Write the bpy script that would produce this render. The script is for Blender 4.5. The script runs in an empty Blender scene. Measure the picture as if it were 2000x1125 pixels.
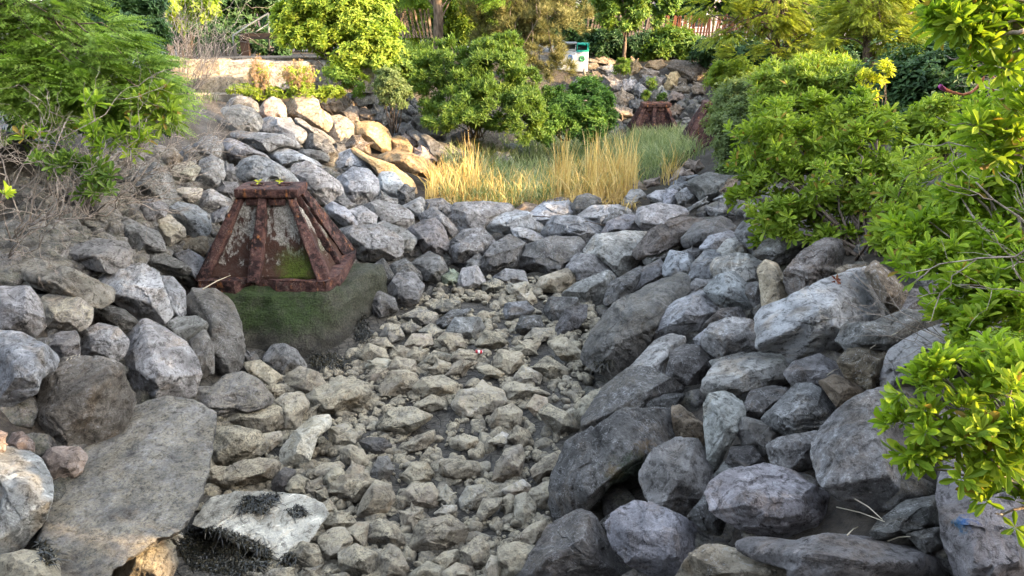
import bpy, bmesh, math, random
import numpy as np
from mathutils import Vector, Matrix

# ------------------------------------------------------------------ camera, sky, sun, exposure
SC = bpy.context.scene
PITCH = math.radians(20.0)
CAMZ = 1.6
FPX = 1444.0
cam_d = bpy.data.cameras.new('camera')
cam_d.sensor_width = 36.0
cam_d.lens = 36.0 * FPX / 2000.0
cam_d.clip_start = 0.05
cam_d.clip_end = 1000.0
cam = bpy.data.objects.new('camera', cam_d)
SC.collection.objects.link(cam)
cam.location = (0, 0, CAMZ)
cam.rotation_euler = (math.pi / 2 - PITCH, 0, 0)
SC.camera = cam

SUN_AZ = math.radians(111.0)      # clockwise from the view direction (+Y)
SUN_EL = math.radians(17.0)
TOSUN = np.array([math.sin(SUN_AZ) * math.cos(SUN_EL), math.cos(SUN_AZ) * math.cos(SUN_EL), math.sin(SUN_EL)])

W = bpy.data.worlds.new('World')
SC.world = W
W.use_nodes = True
wn = W.node_tree
wn.nodes.clear()
sky = wn.nodes.new('ShaderNodeTexSky')
sky.sky_type = 'NISHITA'
sky.sun_disc = False
sky.sun_elevation = SUN_EL
sky.sun_rotation = SUN_AZ
sky.air_density = 1.0
sky.dust_density = 2.5
sky.ozone_density = 1.0
hsv = wn.nodes.new('ShaderNodeHueSaturation')      # the camera's white balance for shade
hsv.inputs['Saturation'].default_value = 0.56
bg = wn.nodes.new('ShaderNodeBackground')
bg.inputs['Strength'].default_value = 0.15
wo = wn.nodes.new('ShaderNodeOutputWorld')
wn.links.new(sky.outputs[0], hsv.inputs['Color'])
wn.links.new(hsv.outputs[0], bg.inputs['Color'])
wn.links.new(bg.outputs[0], wo.inputs['Surface'])

sun_d = bpy.data.lights.new('sun', 'SUN')
sun_d.energy = 2.5
sun_d.angle = math.radians(0.5)
sun_d.color = (1.0, 0.69, 0.37)
sun = bpy.data.objects.new('sun', sun_d)
SC.collection.objects.link(sun)
sun.rotation_euler = Vector(TOSUN).to_track_quat('Z', 'Y').to_euler()

SC.view_settings.view_transform = 'Standard'
SC.view_settings.look = 'None'
SC.view_settings.gamma = 1.0
SC.view_settings.use_curve_mapping = False
SC.view_settings.exposure = 3.36
SC.cycles.max_bounces = 6
SC.cycles.diffuse_bounces = 4
SC.cycles.transparent_max_bounces = 8

RNG = np.random.default_rng(11)
random.seed(5)
COL = SC.collection

# ------------------------------------------------------------------ helpers
FWD = np.array([0, math.cos(PITCH), -math.sin(PITCH)])
UPV = np.array([0, math.sin(PITCH), math.cos(PITCH)])
RGT = np.array([1.0, 0, 0])
CAM = np.array([0, 0, CAMZ])


def ray(px, py):
    return FWD + RGT * ((px - 1000.0) / FPX) + UPV * ((562.5 - py) / FPX)


def at_depth(px, py, zc):
    return CAM + ray(px, py) * zc


def at_y(px, py, y):
    d = ray(px, py)
    return CAM + d * (y / d[1])


def hash3(i, j, k, seed):
    h = (i * 374761393 + j * 668265263 + k * 1274126177 + seed * 974634777) & 0xFFFFFFFF
    h = ((h ^ (h >> 13)) * 1103515245) & 0xFFFFFFFF
    h = ((h ^ (h >> 15)) * 2246822519) & 0xFFFFFFFF
    return ((h ^ (h >> 16)) & 0xFFFFFF) / float(0x7FFFFF) - 1.0


def vnoise(p, seed=0):
    i = np.floor(p).astype(np.int64)
    f = p - i
    u = f * f * f * (f * (f * 6 - 15) + 10)
    r = 0.0
    for a in (0, 1):
        wa = u[:, 0] if a else 1 - u[:, 0]
        for b in (0, 1):
            wb = u[:, 1] if b else 1 - u[:, 1]
            for c in (0, 1):
                wc = u[:, 2] if c else 1 - u[:, 2]
                r = r + wa * wb * wc * hash3(i[:, 0] + a, i[:, 1] + b, i[:, 2] + c, seed)
    return r


def fbm(p, octv=4, seed=0, ridged=False):
    s = 0.0
    amp, tot = 1.0, 0.0
    q = p.copy()
    for o in range(octv):
        n = vnoise(q, seed + o * 17)
        if ridged:
            n = 1 - 2 * np.abs(n)
        s = s + amp * n
        tot += amp
        amp *= 0.5
        q = q * 2.03 + 11.7
    return s / tot


def make_mesh(name, V, F, mat=None, smooth=True, mats=None, midx=None):
    """V (n,3); F a list of face arrays (m,3) or (m,4)."""
    me = bpy.data.meshes.new(name)
    V = np.asarray(V, dtype=np.float32)
    F = [np.asarray(f, dtype=np.int32) for f in F if len(f)]
    me.vertices.add(len(V))
    me.vertices.foreach_set('co', V.ravel())
    loops = np.concatenate([f.ravel() for f in F])
    sizes = np.concatenate([np.full(len(f), f.shape[1], dtype=np.int32) for f in F])
    starts = np.concatenate([[0], np.cumsum(sizes)[:-1]]).astype(np.int32)
    me.loops.add(len(loops))
    me.loops.foreach_set('vertex_index', loops)
    me.polygons.add(len(sizes))
    me.polygons.foreach_set('loop_start', starts)
    me.polygons.foreach_set('loop_total', sizes)
    me.polygons.foreach_set('use_smooth', np.full(len(sizes), smooth, dtype=bool))
    if mats:
        for m in mats:
            me.materials.append(m)
        me.polygons.foreach_set('material_index', np.asarray(midx, dtype=np.int32))
    elif mat:
        me.materials.append(mat)
    me.update(calc_edges=True)
    me.validate()
    return me


def tag(o, label=None, cat=None, group=None, kind=None):
    if label:
        o['label'] = label
    if cat:
        o['category'] = cat
    if group:
        o['group'] = group
    if kind:
        o['kind'] = kind
    return o


def link(name, me, parent=None, loc=None):
    o = bpy.data.objects.new(name, me)
    COL.objects.link(o)
    if loc is not None:
        o.location = [float(v) for v in loc]
    if parent is not None:
        o.parent = parent
    return o


def thing(name, label, cat, loc, group=None):
    o = bpy.data.objects.new(name, None)
    o.empty_display_size = 0.2
    COL.objects.link(o)
    o.location = [float(v) for v in loc]
    tag(o, label, cat, group)
    return o


class MB:
    """collects boxes, tubes and loose faces into one mesh"""

    def __init__(self):
        self.V, self.T, self.Q, self.n = [], [], [], 0

    def add(self, V, T=(), Q=()):
        V = np.asarray(V, float).reshape(-1, 3)
        if len(T):
            self.T.append(np.asarray(T) + self.n)
        if len(Q):
            self.Q.append(np.asarray(Q) + self.n)
        self.V.append(V)
        self.n += len(V)

    def box(self, lo, hi, M=None):
        x0, y0, z0 = lo
        x1, y1, z1 = hi
        V = np.array([[x0, y0, z0], [x1, y0, z0], [x1, y1, z0], [x0, y1, z0], [x0, y0, z1], [x1, y0, z1], [x1, y1, z1], [x0, y1, z1]])
        self.hexa(V if M is None else V @ M.T)

    def hexa(self, V):
        self.add(V, Q=[[0, 3, 2, 1], [4, 5, 6, 7], [0, 1, 5, 4], [1, 2, 6, 5], [2, 3, 7, 6], [3, 0, 4, 7]])

    def tube(self, pts, radii, sides=6, cap=True):
        pts = np.asarray(pts, float)
        n = len(pts)
        radii = np.broadcast_to(np.asarray(radii, float), (n,))
        tang = np.gradient(pts, axis=0)
        tang /= np.linalg.norm(tang, axis=1)[:, None] + 1e-9
        ref = np.array([0.0, 0, 1]) if abs(tang[0][2]) < 0.9 else np.array([1.0, 0, 0])
        V = []
        for i in range(n):
            a = np.cross(tang[i], ref)
            na = np.linalg.norm(a)
            if na < 1e-4:
                ref = np.array([0.3, 0.9, 0.1])
                a = np.cross(tang[i], ref)
                na = np.linalg.norm(a)
            a /= na
            b = np.cross(tang[i], a)
            ang = np.arange(sides) * (2 * math.pi / sides)
            V.append(pts[i] + radii[i] * (np.cos(ang)[:, None] * a + np.sin(ang)[:, None] * b))
        V = np.concatenate(V)
        Q = []
        for i in range(n - 1):
            for k in range(sides):
                k2 = (k + 1) % sides
                Q.append([i * sides + k, i * sides + k2, (i + 1) * sides + k2, (i + 1) * sides + k])
        T = []
        if cap:
            for k in range(1, sides - 1):
                T.append([0, k + 1, k])
                b0 = (n - 1) * sides
                T.append([b0, b0 + k, b0 + k + 1])
        self.add(V, T, Q)

    def mesh(self, name, mat, smooth=False, origin=None):
        V = np.concatenate(self.V)
        if origin is not None:
            V = V - np.asarray(origin)
        F = []
        if self.T:
            F.append(np.concatenate(self.T))
        if self.Q:
            F.append(np.concatenate(self.Q))
        return make_mesh(name, V, F, mat, smooth)

    def build(self, name, mat, parent=None, origin=None, smooth=False, loc=None):
        return link(name, self.mesh(name, mat, smooth, origin), parent, loc)


# ------------------------------------------------------------------ node materials
def new_mat(name):
    m = bpy.data.materials.new(name)
    m.use_nodes = True
    nt = m.node_tree
    nt.nodes.clear()
    return m, nt


class NB:
    def __init__(self, nt):
        self.nt = nt

    def n(self, typ, inputs=None, **props):
        nd = self.nt.nodes.new(typ)
        for k, v in props.items():
            setattr(nd, k, v)
        for k, v in (inputs or {}).items():
            self.put(nd.inputs[k], v)
        return nd

    def put(self, sock, v):
        if isinstance(v, bpy.types.NodeSocket):
            self.nt.links.new(v, sock)
        elif isinstance(v, bpy.types.Node):
            self.nt.links.new(v.outputs[0], sock)
        else:
            if isinstance(v, (tuple, list)) and len(v) == 3 and sock.type == 'RGBA':
                v = (*v, 1.0)
            sock.default_value = v

    def math(self, op, a, b=0.0, clamp=False):
        nd = self.n('ShaderNodeMath', operation=op, use_clamp=clamp)
        self.put(nd.inputs[0], a)
        self.put(nd.inputs[1], b)
        return nd.outputs[0]

    def noise(self, vec, scale, detail=4.0, rough=0.55, dist=0.0):
        nd = self.n('ShaderNodeTexNoise', {'Vector': vec, 'Scale': scale, 'Detail': detail, 'Roughness': rough, 'Distortion': dist})
        return nd.outputs[0]

    def ramp(self, fac, stops):
        nd = self.n('ShaderNodeValToRGB', {'Fac': fac})
        el = nd.color_ramp.elements
        while len(el) < len(stops):
            el.new(0.5)
        for e, (p, c) in zip(el, stops):
            e.position = p
            e.color = (c, c, c, 1) if isinstance(c, (int, float)) else (*c, 1)
        return nd.outputs[0]

    def mix(self, fac, a, b, blend='MIX'):
        nd = self.n('ShaderNodeMix', data_type='RGBA', blend_type=blend)
        self.put(nd.inputs[0], fac)
        self.put(nd.inputs[6], a)
        self.put(nd.inputs[7], b)
        return nd.outputs[2]

    def scale(self, vec, s):
        if isinstance(s, bpy.types.NodeSocket):
            nd = self.n('ShaderNodeVectorMath', operation='SCALE')
            self.put(nd.inputs[0], vec)
            self.put(nd.inputs['Scale'], s)
            return nd.outputs[0]
        nd = self.n('ShaderNodeVectorMath', operation='MULTIPLY')
        self.put(nd.inputs[0], vec)
        self.put(nd.inputs[1], s)
        return nd.outputs[0]

    def principled(self, color, rough=0.8, normal=None, spec=0.3, metal=0.0):
        nd = self.n('ShaderNodeBsdfPrincipled', {'Base Color': color, 'Roughness': rough, 'Specular IOR Level': spec, 'Metallic': metal})
        if normal is not None:
            self.put(nd.inputs['Normal'], normal)
        return nd

    def bump(self, h, strength, dist):
        return self.n('ShaderNodeBump', {'Height': h, 'Strength': strength, 'Distance': dist}).outputs[0]

    def out(self, sh):
        o = self.n('ShaderNodeOutputMaterial')
        self.put(o.inputs['Surface'], sh)


def rock_coords(b):
    tc = b.n('ShaderNodeTexCoord')
    oi = b.n('ShaderNodeObjectInfo')
    off = b.math('MULTIPLY', oi.outputs['Random'], 97.0)
    cmb = b.n('ShaderNodeCombineXYZ', {'X': off, 'Y': b.math('MULTIPLY', oi.outputs['Random'], 31.0), 'Z': off})
    rot = b.n('ShaderNodeVectorRotate', {'Vector': tc.outputs['Object'], 'Rotation': cmb.outputs[0]}, rotation_type='EULER_XYZ')
    ad = b.n('ShaderNodeVectorMath', operation='ADD')
    b.put(ad.inputs[0], rot.outputs[0])
    b.put(ad.inputs[1], cmb.outputs[0])
    return ad.outputs[0], oi, tc


def rock_material(name, veins=0.5, lichen=0.5, silt=0.0, moss=0.0, streak=(3.0, 3.6, 11.0), rough=0.85, spec=0.25, paint=None):
    m, nt = new_mat(name)
    b = NB(nt)
    P, oi, tc = rock_coords(b)
    g0 = b.n('ShaderNodeNewGeometry')
    isl = b.math('ADD', b.math('MULTIPLY', g0.outputs['Random Per Island'], 0.62), 0.62)
    base = b.scale(oi.outputs['Color'], isl)
    rnd2 = b.math('FRACT', b.math('MULTIPLY', oi.outputs['Random'], 37.7))
    lichen = b.math('MULTIPLY', rnd2, lichen * 1.7, True)
    veins = b.math('MULTIPLY', b.math('FRACT', b.math('MULTIPLY', oi.outputs['Random'], 91.3)), veins * 1.8, True)
    big = b.noise(P, 2.6, 6, 0.62, 0.5)
    med = b.noise(P, 13.0, 10, 0.78, 0.3)
    fine = b.noise(P, 60.0, 6, 0.8)
    PS = b.scale(P, streak)
    st = b.noise(PS, 1.0, 8, 0.68, 1.2)
    c = b.mix(b.ramp(big, [(0.36, 0.0), (0.64, 1.0)]), b.mix(1.0, base, (0.56, 0.545, 0.525), 'MULTIPLY'), b.mix(1.0, base, (1.42, 1.40, 1.38), 'MULTIPLY'))
    c = b.mix(b.ramp(med, [(0.41, 1.0), (0.49, 0.0)]), c, b.mix(1.0, c, (0.42, 0.41, 0.40), 'MULTIPLY'))
    c = b.mix(b.ramp(st, [(0.34, 0.6), (0.46, 0.0)]), c, b.mix(1.0, c, (0.55, 0.55, 0.56), 'MULTIPLY'))
    c = b.mix(b.math('MULTIPLY', b.ramp(st, [(0.57, 0.0), (0.64, 1.0)]), veins), c, b.mix(1.0, c, (1.7, 1.7, 1.7), 'MULTIPLY'))
    # brown weathering patches
    c = b.mix(b.math('MULTIPLY', b.ramp(b.noise(P, 3.1, 6, 0.65, 0.8), [(0.53, 0.0), (0.66, 1.0)]), 0.5), c, b.mix(1.0, c, (1.08, 0.88, 0.66), 'MULTIPLY'))
    # thin white mineral veins
    vn = b.math('ABSOLUTE', b.math('SUBTRACT', b.noise(b.scale(P, (1.0, 1.0, 1.9)), 3.4, 5, 0.6, 1.0), 0.5))
    vn = b.math('MULTIPLY', b.ramp(vn, [(0.0, 1.0), (0.011, 0.0)]), b.ramp(fine, [(0.42, 0.0), (0.55, 1.0)]))
    c = b.mix(b.math('MULTIPLY', vn, b.math('MULTIPLY', veins, 0.7)), c, (0.50, 0.50, 0.50))
    # pale crusts of lichen and scratches
    cr = b.math('MULTIPLY', b.ramp(med, [(0.53, 0.0), (0.60, 1.0)]), b.ramp(fine, [(0.44, 0.0), (0.54, 1.0)]))
    cr = b.math('MULTIPLY', cr, b.ramp(big, [(0.45, 0.1), (0.60, 1.0)]))
    c = b.mix(b.math('MULTIPLY', cr, lichen), c, (0.52, 0.53, 0.54))
    # dark specks and cracks
    vor = b.n('ShaderNodeTexVoronoi', {'Vector': b.scale(P, (1.0, 1.0, 2.3)), 'Scale': 2.3}, feature='DISTANCE_TO_EDGE')
    wob = b.math('ADD', vor.outputs['Distance'], b.math('MULTIPLY', b.math('SUBTRACT', med, 0.5), 0.30))
    crack = b.math('MULTIPLY', b.ramp(wob, [(0.0, 1.0), (0.010, 0.0)]), b.ramp(big, [(0.5, 0.0), (0.56, 1.0)]))
    c = b.mix(b.math('MULTIPLY', crack, 0.4), c, b.mix(1.0, c, (0.3, 0.3, 0.3), 'MULTIPLY'))
    c = b.mix(b.math('MULTIPLY', b.ramp(fine, [(0.36, 1.0), (0.47, 0.0)]), 0.55), c, b.mix(1.0, c, (0.38, 0.38, 0.38), 'MULTIPLY'))
    geo = b.n('ShaderNodeNewGeometry')
    sep = b.n('ShaderNodeSeparateXYZ', {'Vector': geo.outputs['Normal']})
    if silt > 0:
        s = b.math('MULTIPLY', b.ramp(sep.outputs['Z'], [(0.1, 0.0), (0.7, 1.0)]), b.ramp(b.noise(P, 5.0, 6, 0.7), [(0.40, 0.05), (0.58, 1.0)]))
        s = b.math('MULTIPLY', s, b.ramp(b.noise(P, 38.0, 5, 0.75), [(0.42, 0.0), (0.5, 1.0)]))
        c = b.mix(b.math('MULTIPLY', s, silt), c, (0.50, 0.44, 0.31))
    if moss > 0:
        pz = b.n('ShaderNodeSeparateXYZ', {'Vector': tc.outputs['Object']}).outputs['Z']
        k = b.math('MULTIPLY', b.ramp(b.noise(P, 4.0, 6, 0.7), [(0.5, 0.0), (0.62, 1.0)]), b.ramp(b.math('ADD', b.math('MULTIPLY', pz, 0.8), 0.5), [(0.4, 1.0), (0.62, 0.0)]))
        c = b.mix(b.math('MULTIPLY', k, moss), c, (0.030, 0.050, 0.018))
    if paint:
        for (pt, rad, colr) in paint:
            d = b.n('ShaderNodeVectorMath', operation='DISTANCE')
            b.put(d.inputs[0], geo.outputs['Position'])
            b.put(d.inputs[1], tuple(float(v) for v in pt))
            q = b.math('ADD', b.math('DIVIDE', d.outputs['Value'], rad), b.math('MULTIPLY', b.math('SUBTRACT', b.noise(P, 14.0, 6, 0.75), 0.5), 2.2))
            c = b.mix(b.ramp(q, [(0.6, 0.75), (1.0, 0.0)]), c, colr)
    h = b.math('ADD', b.math('MULTIPLY', st, 0.55), b.math('ADD', b.math('MULTIPLY', med, 1.1), b.math('MULTIPLY', fine, 0.28)))
    h = b.math('SUBTRACT', h, b.math('MULTIPLY', crack, 0.5))
    nrm = b.bump(h, 1.0, 0.07)
    b.out(b.principled(c, rough, nrm, spec))
    return m
# ------------------------------------------------------------------ the lie of the land
_ctl = """850,1120,-2.8 700,900,-2.8 1000,900,-2.8 900,750,-2.75 1000,650,-2.7 900,580,-2.62 1020,560,-2.6 780,600,-2.75
1000,450,-2.25 1000,400,-1.95 850,400,-1.85 1150,400,-1.85 1000,350,-2.0 1150,350,-2.0 1150,270,-1.95 1280,255,-1.95 1280,190,-0.95 1280,120,0.1
1100,190,-0.9 950,290,-1.9 850,250,-1.2 800,150,-0.1 1000,130,0.0
600,200,-0.4 450,190,-0.3 700,280,-1.3 800,370,-1.8 550,330,-1.1 450,400,-1.25 550,560,-2.1 680,520,-2.15 740,480,-2.1 700,400,-1.75
200,500,-1.2 300,600,-1.6 100,450,-0.9 0,400,-0.6 0,650,-1.2 150,750,-1.75 250,850,-2.4 250,1000,-2.6 100,1100,-2.5 0,900,-1.7 0,1000,-2.0 300,700,-2.2 500,660,-2.68 600,690,-2.78 470,610,-2.6 400,720,-2.6 400,900,-2.75
0,250,0.2 200,200,0.15 330,200,-0.05 300,330,-0.7 1200,560,-2.5 1250,650,-2.35 1180,780,-2.6 1150,900,-2.5 1300,900,-2.1 1450,900,-1.85 1600,900,-1.5 1800,900,-1.2 1400,700,-1.75 1600,650,-1.25 1800,650,-0.9 1990,1100,-1.5 1500,1100,-2.0 1200,1100,-2.5
1350,500,-1.9 1500,450,-1.35 1700,420,-0.75 1350,380,-1.7 1450,330,-1.3 1600,300,-0.5 1350,290,-1.6 1500,200,-0.2 1700,200,0.1 1900,300,-0.2 1960,500,-0.5"""
CP = []
for tok in _ctl.split():
    px, py, z = (float(v) for v in tok.split(','))
    d = ray(px, py)
    t = (z - CAMZ) / d[2]
    P = CAM + d * t
    CP.append((P[0], P[1], z))
for x in (-40, -25, -14, 0, 14, 25, 40):
    for y in (34, 60, 95):
        CP.append((x, y, 0.1))
for x in (-40, -20, -9, 9, 20, 40):
    CP += [(x, 12, 0.25 if x < 0 else 0.0), (x, 24, 0.15), (x, -20, 0)]
for x in (-6, -3, 0, 3, 6):
    CP += [(x, 1.0, 0.0), (x, -6.0, 0.0)]
CP += [(-3, 3.0, -1.6), (0, 3.2, -1.8), (2.0, 3.0, -1.5), (-6.5, 6, 0), (6.5, 6, -0.2)]
CP = np.array(CP)
_A = np.linalg.norm(CP[:, None, :2] - CP[None, :, :2], axis=2)
_n = len(CP)
_M = np.zeros((_n + 3, _n + 3))
_M[:_n, :_n] = _A - np.eye(_n) * 0.12
_M[:_n, _n] = 1
_M[:_n, _n + 1:] = CP[:, :2]
_M[_n:, :_n] = _M[:_n, _n:].T
_w = np.linalg.solve(_M, np.concatenate([CP[:, 2], [0, 0, 0]]))


def ground_z(X, Y):
    X = np.atleast_1d(np.asarray(X, float))
    Y = np.atleast_1d(np.asarray(Y, float))
    P = np.stack([X, Y], 1)
    out = np.empty(len(P))
    for s in range(0, len(P), 4000):
        q = P[s:s + 4000]
        D = np.linalg.norm(q[:, None, :] - CP[None, :, :2], axis=2)
        out[s:s + 4000] = D @ _w[:_n] + _w[_n] + q @ _w[_n + 1:]
    return np.clip(out, -2.9, 0.6)


_ts = np.concatenate([np.linspace(2.2, 14, 160), np.linspace(14.1, 45, 160)])


def hit_ground(px, py):
    d = ray(px, py)
    P = CAM + d * _ts[:, None]
    below = np.nonzero(P[:, 2] < ground_z(P[:, 0], P[:, 1]))[0]
    i = below[0] if len(below) else len(_ts) - 1
    return P[i]


def depth_of(P):
    return float(np.dot(np.asarray(P) - CAM, FWD))


# ground sheet: bank soil, mud in the bed, soil under the planting
m_ground, nt = new_mat('soil_and_mud')
b = NB(nt)
geo = b.n('ShaderNodeNewGeometry')
pz = b.n('ShaderNodeSeparateXYZ', {'Vector': geo.outputs['Position']})
n1 = b.noise(geo.outputs['Position'], 1.5, 6, 0.65)
n2 = b.noise(geo.outputs['Position'], 14.0, 6, 0.7)
soil = b.mix(b.ramp(n2, [(0.35, 0.0), (0.65, 1.0)]), (0.022, 0.018, 0.014), (0.065, 0.052, 0.038))
mud = b.mix(b.ramp(n2, [(0.4, 0.0), (0.6, 1.0)]), (0.028, 0.025, 0.020), (0.085, 0.076, 0.060))
wet = b.ramp(b.math('ADD', pz.outputs['Z'], b.math('MULTIPLY', n1, 0.4)), [(0.0, 1.0), (1.0, 0.0)])
low = b.math('LESS_THAN', pz.outputs['Z'], -2.2)
vo = b.n('ShaderNodeTexVoronoi', {'Vector': geo.outputs['Position'], 'Scale': 7.0}, feature='DISTANCE_TO_EDGE')
cr = b.ramp(vo.outputs['Distance'], [(0.0, 1.0), (0.05, 0.0)])
mud = b.mix(b.math('MULTIPLY', cr, 0.7), mud, (0.012, 0.011, 0.010))
c = b.mix(low, soil, mud)
h = b.math('SUBTRACT', n2, b.math('MULTIPLY', b.math('MULTIPLY', cr, low), 0.4))
b.out(b.principled(c, b.ramp(n1, [(0.4, 0.45), (0.6, 0.9)]), b.bump(h, 0.8, 0.06), 0.35))

xs = np.unique(np.concatenate([np.linspace(-90, -12, 30), np.linspace(-12, 12, 150), np.linspace(12, 90, 30)]))
ys = np.unique(np.concatenate([np.linspace(-25, 2.5, 24), np.linspace(2.5, 32, 170), np.linspace(32, 130, 34)]))
GX, GY = np.meshgrid(xs, ys)
gz = ground_z(GX.ravel(), GY.ravel())
rocky = np.clip((-0.15 - gz) / 0.4, 0, 1)
bedw = np.clip((-2.45 - gz) / 0.2, 0, 1)
gp = np.stack([GX.ravel(), GY.ravel(), gz], 1)
gz2 = gz - rocky * (0.24 - 0.16 * bedw) + 0.05 * fbm(gp * 1.7, 4, 3) * rocky
gp[:, 2] = gz2
ny, nx = GX.shape
ii = np.arange(ny * nx).reshape(ny, nx)
quads = np.stack([ii[:-1, :-1].ravel(), ii[:-1, 1:].ravel(), ii[1:, 1:].ravel(), ii[1:, :-1].ravel()], 1)
tag(link('ground', make_mesh('ground', gp, [quads], m_ground)), kind='structure')
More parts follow.
